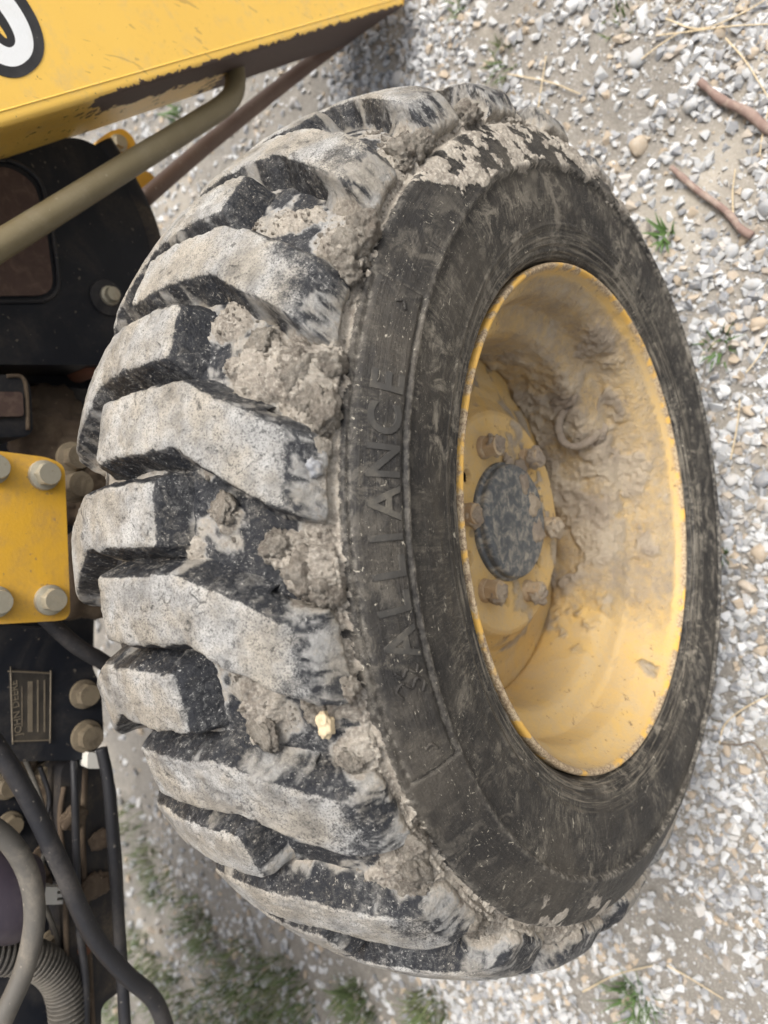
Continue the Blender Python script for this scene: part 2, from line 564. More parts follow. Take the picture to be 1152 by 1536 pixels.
M = dict(
    tread=make_rubber_tread(), side=make_rubber_side(), mud=make_mud(), rim=make_rim(), arm=make_arm(),
    rimmud=make_rimmud(), stone=make_stone(), ground=make_ground(),
    yellow=make_paint('worn_yellow_paint', (0.58, 0.32, 0.03), (0.66, 0.37, 0.04), (0.26, 0.17, 0.085), .62, .42),
    black=make_paint('dusty_black_paint', (0.006, 0.007, 0.010), (0.011, 0.013, 0.018), (0.14, 0.12, 0.095), .28, .50, spec=.22),
    blackmud=make_paint('muddy_black_paint', (0.012, 0.012, 0.014), (0.028, 0.026, 0.026), (0.16, 0.125, 0.085), .6, .6, spec=.22),
    pad=make_paint('brown_grip_pad', (0.050, 0.030, 0.024), (0.090, 0.056, 0.044), (0.15, 0.105, 0.08), .8, .9, sc_=5.0),
    olive=make_paint('olive_steel_tube', (0.150, 0.120, 0.062), (0.205, 0.168, 0.095), (0.30, 0.26, 0.18), .5, .45),
    brown=make_paint('rusty_brown_rod', (0.135, 0.085, 0.065), (0.20, 0.135, 0.105), (0.30, 0.24, 0.19), .4, .5),
    zinc=make_paint('dirty_zinc_bolt', (0.36, 0.33, 0.25), (0.48, 0.45, 0.36), (0.30, 0.24, 0.16), .6, .42, metal=.55),
    dirtybolt=make_paint('mud_caked_bolt', (0.10, 0.078, 0.050), (0.18, 0.145, 0.095), (0.05, 0.038, 0.026), .9, .7, sc_=3.0),
    nut=make_paint('mud_caked_nut', (0.24, 0.17, 0.11), (0.42, 0.31, 0.18), (0.46, 0.38, 0.27), 1.0, .8, sc_=3.5),
    cap=make_paint('chipped_hub_paint', (0.035, 0.041, 0.048), (0.11, 0.12, 0.128), (0.36, 0.33, 0.27), 1.1, .65, sc_=7.0),
    rubberhose=make_paint('black_rubber_hose', (0.012, 0.012, 0.014), (0.024, 0.024, 0.027), (0.16, 0.14, 0.12), .35, .5, spec=.28),
    greyhose=make_paint('dusty_grey_hose', (0.060, 0.055, 0.048), (0.095, 0.088, 0.076), (0.24, 0.21, 0.17), .7, .7),
    purple=make_paint('dark_purple_filter', (0.030, 0.023, 0.033), (0.042, 0.033, 0.045), (0.12, 0.10, 0.10), .5, .45),
    white=make_paint('dirty_white_plastic', (0.52, 0.50, 0.44), (0.62, 0.60, 0.55), (0.35, 0.30, 0.22), .5, .5),
    decal_w=make_paint('white_decal', (0.74, 0.76, 0.77), (0.80, 0.81, 0.81), (0.60, 0.58, 0.52), .3, .4),
    decal_b=make_paint('black_decal', (0.016, 0.017, 0.020), (0.024, 0.025, 0.029), (0.3, 0.28, 0.25), .12, .4),
    plate=make_paint('dark_name_plate', (0.016, 0.014, 0.012), (0.026, 0.023, 0.019), (0.12, 0.095, 0.065), .4, .5),
    platetext=make_paint('tan_plate_print', (0.12, 0.098, 0.068), (0.17, 0.14, 0.10), (0.05, 0.04, 0.03), .8, .5, sc_=4),
    letter=make_paint('dusty_raised_rubber', (0.020, 0.019, 0.018), (0.040, 0.037, 0.032), (0.22, 0.195, 0.15), .45, .6, sc_=2.0),
    dirt=make_paint('brown_grime', (0.045, 0.031, 0.020), (0.090, 0.062, 0.040), (0.22, 0.17, 0.115), .6, .9),
    rust=make_paint('red_rust', (0.105, 0.040, 0.022), (0.16, 0.065, 0.035), (0.25, 0.16, 0.1), .4, .8),
    bark=make_paint('pinkish_bark', (0.15, 0.095, 0.078), (0.25, 0.175, 0.145), (0.40, 0.34, 0.28), .8, .85, sc_=4.0),
    straw=make_paint('dry_straw', (0.46, 0.36, 0.22), (0.58, 0.48, 0.32), (0.4, 0.33, 0.24), .3, .7),
    twig=make_paint('dark_twig', (0.10, 0.08, 0.065), (0.16, 0.13, 0.10), (0.3, 0.25, 0.2), .4, .8),
    grass=make_paint('green_grass', (0.045, 0.095, 0.022), (0.085, 0.15, 0.04), (0.22, 0.22, 0.12), .3, .6),
    drygrass=make_paint('dull_grass', (0.050, 0.085, 0.024), (0.100, 0.135, 0.045), (0.28, 0.25, 0.16), .5, .7),
)
#GROUND
# ------------------------------------------------------------------ ground
GZ = -0.393
def gh(x, y):
    P = np.stack([np.asarray(x, float), np.asarray(y, float), np.zeros_like(np.asarray(x, float))], -1)
    h = (fbm(P, 3.0, 3, 3)-.5)*.035 + (fbm(P, 22, 4, 4)-.5)*.012
    return GZ + h

def axis_samples(lo, hi, step, far, nfar=26):
    core = np.arange(lo, hi, step)
    g = np.geomspace(step, far, nfar)
    return np.concatenate([lo-g[::-1], core, hi+g])

gx = axis_samples(-1.4, 1.4, .009, 60)
gy = axis_samples(-.5, 1.9, .010, 60)
GX, GY = np.meshgrid(gx, gy, indexing='ij')
V = np.stack([GX, GY, gh(GX, GY)], -1)
V[..., 2] += (fbm(V, 130, 3, 9)-.5)*.006
gme = raw_mesh('ground', V, grid_faces(len(gx), len(gy)))
ground = obj_mesh('ground', gme, M['ground'])
ground['kind'] = 'structure'

def stone_template(seed, npts):
    r = random.Random(seed)
    bm = bmesh.new()
    ax = (1.0, r.uniform(.62, .95), r.uniform(.45, .75))
    for k in range(npts):
        z = 1-2*(k+.5)/npts
        a = k*2.39996+r.uniform(-.5, .5)
        s = math.sqrt(max(0, 1-z*z))
        q = r.uniform(.82, 1.05)
        bm.verts.new((s*math.cos(a)*ax[0]*q, s*math.sin(a)*ax[1]*q, z*ax[2]*q))
    g = bmesh.ops.convex_hull(bm, input=bm.verts[:])
    bmesh.ops.delete(bm, geom=[e for e in set(g.get('geom_interior', [])+g.get('geom_unused', [])) if isinstance(e, bmesh.types.BMVert)], context='VERTS')
    bmesh.ops.triangulate(bm, faces=bm.faces[:])
    bm.verts.ensure_lookup_table()
    bm.verts.index_update()
    V = np.array([v.co[:] for v in bm.verts])
    F = np.array([[v.index for v in f.verts] for f in bm.faces])
    bm.free()
    return V, F

def big_stone_mesh(seed):
    V, F = stone_template(seed, 12)
    bm = bmesh.new()
    vs = [bm.verts.new(v) for v in V]
    for f in F:
        bm.faces.new([vs[i] for i in f])
    bmesh.ops.dissolve_limit(bm, angle_limit=R(14), verts=bm.verts[:], edges=bm.edges[:])
    bmesh.ops.bevel(bm, geom=bm.edges[:], offset=.13, segments=1, affect='EDGES', clamp_overlap=True)
    bmesh.ops.triangulate(bm, faces=bm.faces[:])
    bmesh.ops.recalc_face_normals(bm, faces=bm.faces[:])
    me = bpy.data.meshes.new('stone')
    bm.to_mesh(me)
    bm.free()
    me.polygons.foreach_set('use_smooth', np.full(len(me.polygons), True, bool))
    me.set_sharp_from_angle(angle=R(28))
    me.materials.append(M['stone'])
    return me

def sandiness(x, y):
    P = np.stack([x, y, np.zeros_like(x)+.3], -1)
    s = sstep(.60, .74, fbm(P, 4.6, 4, 31))
    for (px, py, r) in ((900, 120, .13), (770, 60, .10), (1000, 1400, .10), (1080, 1480, .08), (720, 300, .05), (1040, 220, .05), (900, 1480, .06)):
        c = at_z(px, py, GZ)
        s = np.maximum(s, 1-sstep(r*.55, r*1.1, np.hypot(x-c.x, y-c.y)))
    return s

# small gravel: nobody could count it
tmpl = [stone_template(100+i, 8) for i in range(16)]
VV, FF, TT = [], [], []
base = 0
def scatter(n, xlo, xhi, ylo, yhi, smin, smax, power, sandcut):
    global base
    x = rng.uniform(xlo, xhi, n)
    y = rng.uniform(ylo, yhi, n)
    sd = sandiness(x, y)
    keep = rng.random(n) > sd*sandcut
    x, y = x[keep], y[keep]
    z = gh(x, y)
    n = len(x)
    s = smin+(smax-smin)*rng.random(n)**power
    kind = rng.integers(0, len(tmpl), n)
    tilt = rng.normal(0, .35, (n, 2))
    yaw = rng.uniform(0, 6.283, n)
    tone = rng.random(n)
    for k, (tv, tf) in enumerate(tmpl):
        ii = np.where(kind == k)[0]
        if len(ii) == 0:
            continue
        c, sn = np.cos(yaw[ii])[:, None], np.sin(yaw[ii])[:, None]
        X = tv[None, :, 0]*s[ii, None]
        Y = tv[None, :, 1]*s[ii, None]
        Z = tv[None, :, 2]*s[ii, None]
        Z = Z + X*tilt[ii, 0:1] + Y*tilt[ii, 1:2]
        W = np.stack([x[ii, None]+X*c-Y*sn, y[ii, None]+X*sn+Y*c, z[ii, None]+Z+s[ii, None]*.14], -1)
        F = tf[None]+(np.arange(len(ii))*len(tv))[:, None, None]+base
        VV.append(W.reshape(-1, 3))
        FF.append(F.reshape(-1, 3))
        TT.append(np.repeat(tone[ii], len(tv)))
        base += len(ii)*len(tv)
scatter(46000, -1.0, 1.25, -.28, .62, .0028, .0125, 1.8, .72)
scatter(15000, -1.0, 1.25, -.28, .62, .0015, .0032, 1.0, .30)
scatter(9000, -1.6, 1.6, .62, 1.5, .004, .013, 1.5, .7)
scatter(5000, -2.4, 2.4, 1.5, 3.2, .006, .020, 1.4, .5)
gravel = obj_mesh('gravel', raw_mesh('gravel', np.vstack(VV), np.vstack(FF), False, {'tone': np.concatenate(TT)}), M['stone'], ground)
gravel['kind'] = 'stuff'

# the 300 largest stones, one by one
big = [big_stone_mesh(500+i) for i in range(14)]
placed = []
r2 = random.Random(5)
explicit = [(957, 218, 21), (1000, 235, 14), (965, 262, 17), (1128, 428, 19), (1098, 720, 17), (1122, 880, 18), (1145, 720, 22), (1060, 245, 11), (1130, 80, 13), (1068, 105, 10), (1085, 1030, 13), (1133, 1070, 14), (1090, 1350, 16), (1065, 1375, 17), (1100, 640, 15), (1120, 290, 13), (1085, 585, 16)]
for (px, py, hw) in explicit:
    p = at_z(px, py, GZ)
    placed.append((p.x, p.y, hw*px_size(p)))
tries = 0
while len(placed) < 300 and tries < 20000:
    tries += 1
    px, py = r2.uniform(560, 1165), r2.uniform(-10, 1545)
    if r2.random() < .22:
        px, py = r2.uniform(190, 620), (r2.uniform(1200, 1545) if r2.random() < .55 else r2.uniform(0, 330))
    p = at_z(px, py, GZ)
    if float(sandiness(np.array([p.x]), np.array([p.y]))[0]) > r2.random()*1.1:
        continue
    s = r2.uniform(.008, .0150) if r2.random() < .75 else r2.uniform(.014, .021)
    if math.hypot(p.x, 0) < .30 and -.02 < p.y < .25:
        continue
    if any((p.x-a)**2+(p.y-b)**2 < (.85*(s+c))**2 for a, b, c in placed):
        continue
    placed.append((p.x, p.y, s))
for i, (x, y, s) in enumerate(placed):
    o = link(bpy.data.objects.new('stone', big[i % len(big)]), ground)
    o.location = (x, y, float(gh(x, y))+s*.18)
    o.scale = (s, s*r2.uniform(.8, 1.1), s*r2.uniform(.8, 1.1))
    o.rotation_euler = (r2.uniform(-.4, .4), r2.uniform(-.4, .4), r2.uniform(0, 6.28))

# grass
def blades(n, cx, cy, spread, hmin, hmax, w, seed, lean=.9):
    r = np.random.default_rng(seed)
    V, F = [], []
    for k in range(n):
        a, q = r.uniform(0, 6.283), spread*math.sqrt(r.random())
        x, y = cx+q*math.cos(a), cy+q*math.sin(a)
        z = float(gh(x, y))-.002
        h = r.uniform(hmin, hmax)
        d = r.uniform(0, 6.283) if r.random() < .4 else a+r.normal(0, .6)
        L = lean*r.uniform(.35, 1.1)
        perp = np.array([-math.sin(d), math.cos(d), 0])
        b0 = len(V)
        for t in (0, .35, .7, 1.0):
            c = np.array([x+math.cos(d)*L*h*t**1.6, y+math.sin(d)*L*h*t**1.6, z+h*(t-.35*L*t*t)])
            ww = w*(1-t)**.6 if t < 1 else w*.05
            V.append(c-perp*ww+np.array([0, 0, ww*.35]))
            V.append(c)
            V.append(c+perp*ww+np.array([0, 0, ww*.35]))
        for s in range(3):
            for e in range(2):
                i0 = b0+s*3+e
                F.append((i0, i0+1, i0+4, i0+3))
    return V, F

def grass_tuft(px, py, n, spread, h, label, mat='grass', w=.0016, seed=1):
    p = at_z(px, py, GZ)
    V, F = blades(n, 0, 0, spread, h*.5, h, w, seed)
    V = [np.array(v)-np.array([0, 0, float(gh(0, 0))]) for v in V]
    o = obj_mesh('grass_tuft', raw_mesh('grass_tuft', np.array(V), np.array(F)), M[mat])
    o.location = (p.x, p.y, float(gh(p.x, p.y)))
    return tag(o, label, 'grass', 'grass tufts growing in the gravel')
grass_tuft(1000, 352, 16, .010, .040, 'small bright green weed beside the end of the shorter bare stick', seed=2, w=.0030)
grass_tuft(1078, 520, 26, .020, .034, 'loose green tuft in gravel beside the yellow rim of the tyre', seed=3)
grass_tuft(955, 1492, 70, .026, .055, 'thick dark green tuft on sandy patch behind the tyre tread', seed=4, w=.0017)
grass_tuft(1080, 835, 16, .012, .026, 'tiny green sprig in gravel close under the lower sidewall', seed=5)
grass_tuft(268, 172, 14, .02, .05, 'green sprig seen between the yellow loader arm and olive tube', seed=6, w=.003)
grass_tuft(760, 95, 40, .028, .030, 'low olive tuft on gravel above the tread, beyond the wheel', 'drygrass', seed=7)
grass_tuft(698, 12, 16, .016, .035, 'small green sprig beside the rounded tip of the loader arm', seed=8)
grass_tuft(925, 35, 22, .024, .022, 'thin dull tuft beside scattered straw on pale sand', 'drygrass', seed=9)
V, F = [], []
for k, (px, py, n, sp) in enumerate(((300, 1385, 160, .08), (380, 1470, 260, .10), (260, 1500, 260, .12), (440, 1490, 220, .09), (540, 1500, 160, .05), (215, 1430, 120, .08), (650, 1510, 120, .04), (340, 1525, 200, .10), (180, 1515, 160, .10), (240, 1310, 120, .09), (200, 1240, 60, .08))):
    p = at_z(px, py, GZ)
    v, f = blades(n, p.x, p.y, sp, .025, .065, .0019, 40+k)
    F += [tuple(i+len(V) for i in q) for q in f]
    V += v
gp = obj_mesh('grass', raw_mesh('grass', np.array(V), np.array(F)), M['drygrass'])
gp['kind'] = 'stuff'
tag(gp, 'sparse dull green grass growing through the gravel behind the tyre', 'grass')

def on_ground(px, py, up=.004):
    p = at_z(px, py, GZ)
    p.z = float(gh(p.x, p.y))+up
    return p
def stick(name, pix, r0, r1, mat, label, cat, group=None, up=.006):
    pts = [on_ground(x, y, up) for x, y in pix]
    o = tube(name, pts, r0, M[mat], None, n=40, ns=9, wob=.30, rads=(r0, (r0+r1)/2, r1))
    return tag(o, label, cat, group)
stick('stick', [(1008, 252), (1046, 286), (1090, 318), (1112, 344), (1130, 356)], .0042, .0052, 'bark', 'short bare pinkish stick lying on gravel beside the green weed', 'stick', up=.009)
stick('stick', [(1052, 126), (1082, 150), (1122, 170), (1150, 194), (1190, 218)], .0050, .0066, 'bark', 'long thicker reddish stick lying on gravel near the dry straw', 'stick', up=.010)
for k, pix in enumerate([
    [(985, 55), (1040, 48), (1100, 42), (1160, 38)], [(1000, 30), (1050, 45), (1110, 25), (1160, -5)],
    [(812, 178), (818, 140), (826, 90)], [(770, 118), (830, 128), (875, 145)], [(1090, 60), (1120, 95), (1155, 150)],
    [(1102, 330), (1100, 290), (1104, 255)], [(1140, 235), (1146, 200), (1155, 160)], [(950, 100), (990, 70), (1020, 50)],
    [(1083, 1112), (1090, 1085), (1115, 1062), (1160, 1038)], [(1098, 690), (1108, 640), (1112, 600)], [(1120, 560), (1140, 535), (1160, 500)],
    [(880, 1480), (930, 1455), (985, 1440)], [(1005, 1440), (1040, 1460), (1090, 1490)]]):
    stick('straw', pix, .0011, .0008, 'straw', 'thin dry straw stalk lying loose on the gravel', 'straw', 'loose straw stalks on the gravel', up=.008)
stick('twig', [(1083, 1112), (1110, 1114), (1135, 1112), (1160, 1150)], .0014, .0012, 'twig', 'thin dark bent twig on gravel beside the tyre sidewall', 'twig')
#MACHINE
# ------------------------------------------------------------------ the machine
ROOT = Vector((0, 0.118, GZ))
tractor = link(bpy.data.objects.new('loader_tractor', None))
tractor.location = ROOT
tractor.empty_display_size = .1
tag(tractor, 'yellow and black loader tractor with a mud-caked lugged wheel', 'tractor')
inv = Matrix.Translation(-ROOT)
def part(o):
    o.parent = tractor
    o.matrix_parent_inverse = inv
    return o

YC = 0.128
def lug_top(y):
    return .402-1.95*(y-YC)**2
def tread_base(y):
    return lug_top(y)-(.021+.007*(np.abs(y-YC)/.12)**2)

NL = 22
PITCHD = 360.0/NL
# where mud is packed: (angle, y, radius, height)
MUDS = [(17, .040, .030, .008), (17.2, .016, .026, .013), (12.5, .012, .020, .008), (22.5, .070, .018, .004), (-2.4, .014, .021, .011),
        (0.2, .026, .014, .008), (4.2, .062, .016, .005), (8.0, .010, .010, .003), (31, .008, .026, .010), (35, .050, .020, .003),
        (-13.5, .058, .020, .005), (-18, .074, .022, .003), (-20, .012, .014, .006), (-35, .012, .028, .008), (34, .004, .024, .008),
        (-29, .004, .020, .007), (8.5, .072, .016, .002), (-14.5, .028, .013, .005), (48, .006, .028, .008), (62, .006, .028, .007),
        (-46, .012, .036, .008), (-58, .016, .030, .006), (-42, .050, .026, .004), (-36, .030, .022, .006), (26, .072, .012, .003),
        (1.0, .085, .012, .003), (-72, .012, .030, .005), (76, .008, .03, .006), (-6.5, .10, .012, .003), (10, .17, .02, .003)]

def mud_field(th, y, P):
    n1 = fbm(P, 55, 4, 51)
    n2 = fbm(P, 230, 4, 57, .6)
    out = np.zeros_like(y)
    for (t0, y0, r, h) in MUDS:
        d = np.hypot((th-t0)*math.pi/180*.36, y-y0)/r
        sel = d < 2.2
        if not sel.any():
            continue
        dd = d[sel]+(n1[sel]-.5)*1.5+(n2[sel]-.5)*.5
        out[sel] = np.maximum(out[sel], h*(1-sstep(.45, 1.0, dd))*(.55+.9*n1[sel]))
    return out, n1, n2

# --- tyre carcass (sidewall, shoulder, valley floor)
prof = [(.012, .2270), (.004, .2285), (-.002, .2315), (-.0055, .2365), (-.0085, .2425), (-.0125, .2545), (-.0155, .2695), (-.0168, .2830),
        (-.0165, .2935), (-.0160, .2985), (-.0176, .3010), (-.0160, .3035), (-.0105, .3175), (-.0040, .3290), (-.0005, .3345), (.0020, .3365), (.0065, .3385), (.0080, .3410), (.0100, .3435)]
ys, rs = [], []
def resample(pts, n):
    P = np.array(pts)
    L = np.concatenate([[0], np.cumsum(np.hypot(*np.diff(P, axis=0).T))])
    t = np.linspace(0, L[-1], n)
    return np.stack([np.interp(t, L, P[:, 0]), np.interp(t, L, P[:, 1])], 1)
near = resample(prof, 125)
ty = np.concatenate([np.linspace(.0115, .13, 105), np.linspace(.133, 2*YC-.0115, 40)])
trd = np.stack([ty, tread_base(ty)], 1)
far = near[::-1][::4].copy()
far[:, 0] = 2*YC-far[:, 0]
prf = np.vstack([near, trd, far])
# light smoothing of the profile
for _ in range(1):
    q = prf.copy()
    q[1:-1] = .25*prf[:-2]+.5*prf[1:-1]+.25*prf[2:]
    prf = q
tang = np.gradient(prf, axis=0)
tang /= np.linalg.norm(tang, axis=1)[:, None]
nrm = np.stack([-tang[:, 1], tang[:, 0]], 1)
# outward: near wall (-Y), tread (+R)
th_d = np.concatenate([np.linspace(-78, 98, 1120, endpoint=False), np.linspace(98, 282, 360, endpoint=False)])
TH = th_d[:, None]*np.ones(len(prf))[None]
thr = np.radians(TH)
Yg, Rg = np.broadcast_to(prf[:, 0], TH.shape), np.broadcast_to(prf[:, 1], TH.shape)
isside = (np.arange(len(prf)) < len(near))[None]*np.ones_like(TH)
P0 = np.stack([Rg*np.sin(thr), Yg, Rg*np.cos(thr)], -1)
mudh, n1, n2 = mud_field(TH, Yg+0*TH, P0)
mudh = mudh*np.where(isside > .5, sstep(.3355, .3400, Rg+(n2-.5)*.006), 1.0)
crumb = fbm(P0, 420, 3, 71, .6, billow=True)
# crust along the shoulder between sidewall and lugs
ring = np.exp(-((Rg-.3445)/.0075)**2)*sstep(.34, .50, n1*.7+n2*.3+.05)*(1-sstep(.12, .14, Yg))
ringh = ring*.0034
# smeared mud on the front upper sidewall
wv = fbm(P0, 26, 4, 81)
smear_lo = .292+.050*(wv-.35)+.055*(1-sstep(36, 52, TH))+.05*sstep(104, 120, TH)
sm = isside*sstep(-.004, .004, Rg-smear_lo)*sstep(30, 40, TH)*(1-sstep(112, 126, TH))*(1-.85*sstep(.46, .58, fbm(P0, 60, 5, 83, .6)))
sm_low = isside*sstep(.300, .325, Rg)*(1-sstep(-60, -48, TH))*sstep(-95, -80, TH)*sstep(.50, .6, fbm(P0, 40, 4, 85))*.8
# thin film of silt in the valleys, broken by bare rubber
film = (1-isside)*sstep(.44, .60, fbm(P0, 42, 4, 91)+.10*(n2-.5)+.08*(1-sstep(.0, .05, Yg)))
film_h = film*.0005
mud_total = np.maximum.reduce([mudh, ringh, sm*(.0006+.0026*n2)*(.4+n1), sm_low*.001, film_h])
mudattr = np.clip(np.maximum.reduce([sstep(.0001, .0022, mudh), sstep(.0006, .0018, ringh), sm*.95, sm_low, film*.62]), 0, 1)
disp = mud_total + sstep(.0006, .003, mud_total)*(crumb-.5)*.0052*np.clip(mud_total/.004, .25, 1)
# ribs at the bead
def rib(r0, w, a):
    return a*np.exp(-((Rg-r0)/w)**2)*isside
disp = disp + rib(.2365, .0014, .0012)+rib(.2418, .0010, .0010)+rib(.2462, .0009, .0008)+rib(.2555, .0012, .0009)-rib(.2390, .0010, .0008)-rib(.2505, .0012, .0006)
# raised name plate on the shoulder, with outlined ends
u = np.clip(np.minimum(TH+25.2, 29.4-TH)*math.pi/180*.32, -1, 1)
vv = np.minimum(Rg-.3045, .3335-Rg)
dist = np.minimum(u, vv)*isside-(1-isside)
ringw = isside*sstep(.2996, .3020, Rg)*(1-sstep(.3350, .3385, Rg))
disp = disp + ringw*.0030
disp = disp + sstep(-.0006, .0006, dist)*.0008-np.exp(-((dist)/.0012)**2)*.0026*isside
# mould lines and flashing
disp = disp + isside*(fbm(P0, 170, 3, 95)-.5)*.0007+(1-isside)*(fbm(P0, 120, 3, 97)-.5)*.0016
ridge = isside*np.clip(np.exp(-((Rg-.3008)/.0014)**2)+.5*np.exp(-((Rg-.3362)/.0018)**2)+.6*np.exp(-(dist/.0009)**2)*(u > -.004), 0, 1)
NY, NR = nrm[:, 0][None], nrm[:, 1][None]
Yd, Rd = Yg+disp*NY, Rg+disp*NR
Vt = np.stack([Rd*np.sin(thr), Yd, Rd*np.cos(thr)], -1)
tyre_me = raw_mesh('tyre', Vt, grid_faces(len(th_d), len(prf), wrap_i=True, flip=True), True,
                   {'mud': mudattr, 'wear': ridge})
tyre_me.materials.append(M['side'])
tyre_me.materials.append(M['tread'])
mi = np.zeros((len(th_d), len(prf)-1), np.int32)
mi[:, len(near)-3:len(near)+len(ty)] = 1
tyre_me.polygons.foreach_set('material_index', mi.ravel())
tyre = part(obj_mesh('tyre', tyre_me, None))
tyre['label'] = 'worn black rubber tyre with chunky chevron lugs and packed mud'

# --- lugs
def edge_prof(d, wall, rnd):
    """0 at the foot, 1 on top; d signed distance inside the top outline (m)"""
    t = np.clip((d+wall)/wall, 0, 1)
    base_ = .86*t
    return np.where(d <= 0, base_, .86+.14*(1-(1-np.clip(d/rnd, 0, 1))**2))

acr = np.concatenate([np.linspace(-1.48, -1.0, 12), np.linspace(-.97, .97, 28), np.linspace(1.0, 1.48, 12)])
alo = np.concatenate([np.linspace(-.0075, 0, 12, endpoint=False), np.linspace(0, .012, 8, endpoint=False), np.linspace(.012, .150, 62, endpoint=False), np.linspace(.150, .162, 10, endpoint=False), np.linspace(.162, .174, 12)])
def make_lug(k, is_far):
    t0 = 12.5-PITCHD*k-(PITCHD/2 if is_far else 0)
    A, L = np.meshgrid(acr, alo, indexing='ij')
    yy = L+.001                         # y of a near-side lug; mirrored below
    drop = np.clip((.080-yy)/.085, -1, 1.15)
    drop = np.where(drop < 0, 0, drop)
    # soften the knee
    drop = np.sqrt(drop**2+.0025)-.05
    thc = t0-6.9*drop
    hw = 3.0+.80*np.clip(drop, 0, 1)
    rr_ = random.Random(k*2+is_far)
    hw = hw*rr_.uniform(.96, 1.05)
    th = thc+A*hw
    Yw = 2*YC-yy if is_far else yy
    tr = np.radians(th)
    Pn = np.stack([.39*np.sin(tr), Yw, .39*np.cos(tr)], -1)
    jag = (fbm(Pn, 70, 3, 111)-.5)*.005+(fbm(Pn, 260, 3, 113)-.5)*.0024
    dac = (1-np.abs(A))*np.radians(hw)*.39+jag
    dlo = np.minimum(L-.0045, .1635-L)+jag
    e = edge_prof(dac, .0086, .0042)*edge_prof(np.where(L < .06, L-.0045+jag, .1635-L+jag), np.where(L < .06, .0115, .0085), np.where(L < .06, .013, .006))
    base_ = tread_base(yy)-.004
    base_ = np.where(yy < .008, np.minimum(base_, .3345+.0*yy), base_)
    top = lug_top(yy)
    top = top-.004*sstep(.03, -.004, yy)
    Rr = base_+(top-base_)*e
    topmask = sstep(.90, .985, e)
    n2_ = fbm(Pn, 300, 4, 117, .6)
    # cuts, pits and rounded tears in the worn face
    pit = sstep(.60, .72, fbm(Pn, 130, 3, 119))
    Rr = Rr+(n2_-.5)*.0012-topmask*pit*.0012
    rip = (1-topmask)*sstep(.2, .6, e)*(fbm(Pn*np.array([1, 2.2, 1]), 90, 3, 121)-.5)*.004
    Rr = Rr+rip
    # side walls: fold in a little so that they are not all alike
    wear = topmask*(.42+.58*sstep(-.010, .055, yy+(fbm(Pn, 40, 3, 123)-.5)*.09))*rr_.uniform(.88, 1.06)
    n3 = fbm(Pn, 48, 4, 125)
    mud = sstep(.56, .72, n3+.14*(n2_-.5)+.06*(1-sstep(.0, .035, yy))-.08*topmask)*.46+.5*(1-sstep(.05, .35, e))*sstep(.4, .6, n3)
    foot = (1-sstep(.30, .72, e+(n2_-.5)*.5))*(1-sstep(.02, .03, yy))*sstep(.38, .50, n3*.6+n2_*.4+.05)
    mud = np.maximum(mud, foot)
    mud = np.maximum(mud, .42*(1-sstep(.015, .075, yy))*sstep(.42, .56, n3*.5+n2_*.5)*(1-.4*topmask))
    Rr = Rr+foot*(.0016+.003*(n2_-.4))
    fold = (1-sstep(.0, .55, e))*(L < .03)*.016-foot*(.0012+.004*(n2_-.4))*sstep(.15, .4, e)
    Yw = Yw-fold if is_far else Yw+fold
    Vl = np.stack([Rr*np.sin(tr), Yw, Rr*np.cos(tr)], -1)
    me = raw_mesh('tread_lug', Vl, grid_faces(len(acr), len(alo), flip=is_far), True, {'mud': np.clip(mud, 0, 1), 'wear': wear})
    obj_mesh('tread_lug', me, M['tread'], tyre)
for k in range(NL):
    make_lug(k, False)
    make_lug(k, True)

# --- mud clods, bits of straw and pebbles wedged between the lugs
ico4, icof4 = icos(4)
def clod(t0, y0, rx, ry, hz, seed, lift=.0, mat='mud', name='mud_clod', rough=.85, parent=None):
    a = R(t0)
    Rb = tread_base(np.array(max(y0, .008)))+.004+lift
    c = np.array([float(Rb)*math.sin(a), y0, float(Rb)*math.cos(a)])
    er, et, ey = np.array([math.sin(a), 0, math.cos(a)]), np.array([math.cos(a), 0, -math.sin(a)]), np.array([0, 1.0, 0])
    n_a = fbm(ico4*1.0+seed*3.7, 1.6, 4, seed)
    n_b = fbm(ico4+seed*1.3, 4.5, 4, seed+5, .75, billow=True)
    q = ico4*(1+(n_a-.5)*1.1+(n_b-.5)*rough)[:, None]
    W = c+q[:, :1]*rx*et+q[:, 1:2]*ry*ey+q[:, 2:]*hz*er
    return obj_mesh(name, raw_mesh(name, W, icof4), M[mat], parent or tyre)
for i, (t, y, rx, ry, h) in enumerate([(16.6, .019, .016, .012, .011), (17.4, .006, .011, .008, .010), (14.2, .012, .014, .010, .008), (12.6, .004, .012, .007, .008), (19.6, .044, .010, .010, .006),
        (-1.8, .016, .013, .010, .010), (-3.3, .006, .010, .007, .009), (.8, .030, .008, .009, .007), (4.3, .060, .009, .008, .004), (30.4, .010, .014, .012, .010), (32.8, .004, .011, .009, .010),
        (27.6, .006, .008, .008, .008), (-20.2, .014, .008, .007, .006), (-14.8, .024, .006, .006, .006), (-34.5, .012, .014, .009, .008), (-37.5, .022, .012, .010, .007), (-31, .002, .008, .007, .007),
        (-16.2, .060, .010, .010, .004), (47, .008, .014, .010, .010), (49.5, .002, .008, .007, .007), (-47, .010, .014, .009, .008), (62.5, .005, .012, .009, .008), (9.3, .005, .006, .005, .006), (-12.6, .004, .008, .006, .006)]):
    clod(t, y, rx, ry, h, 200+i)
clod(7.6, .004, .006, .004, .006, 301, .006, 'stone', 'pebble', .15)
clod(-15.6, .018, .007, .004, .005, 302, .006, 'straw', 'wood_chip', .2)

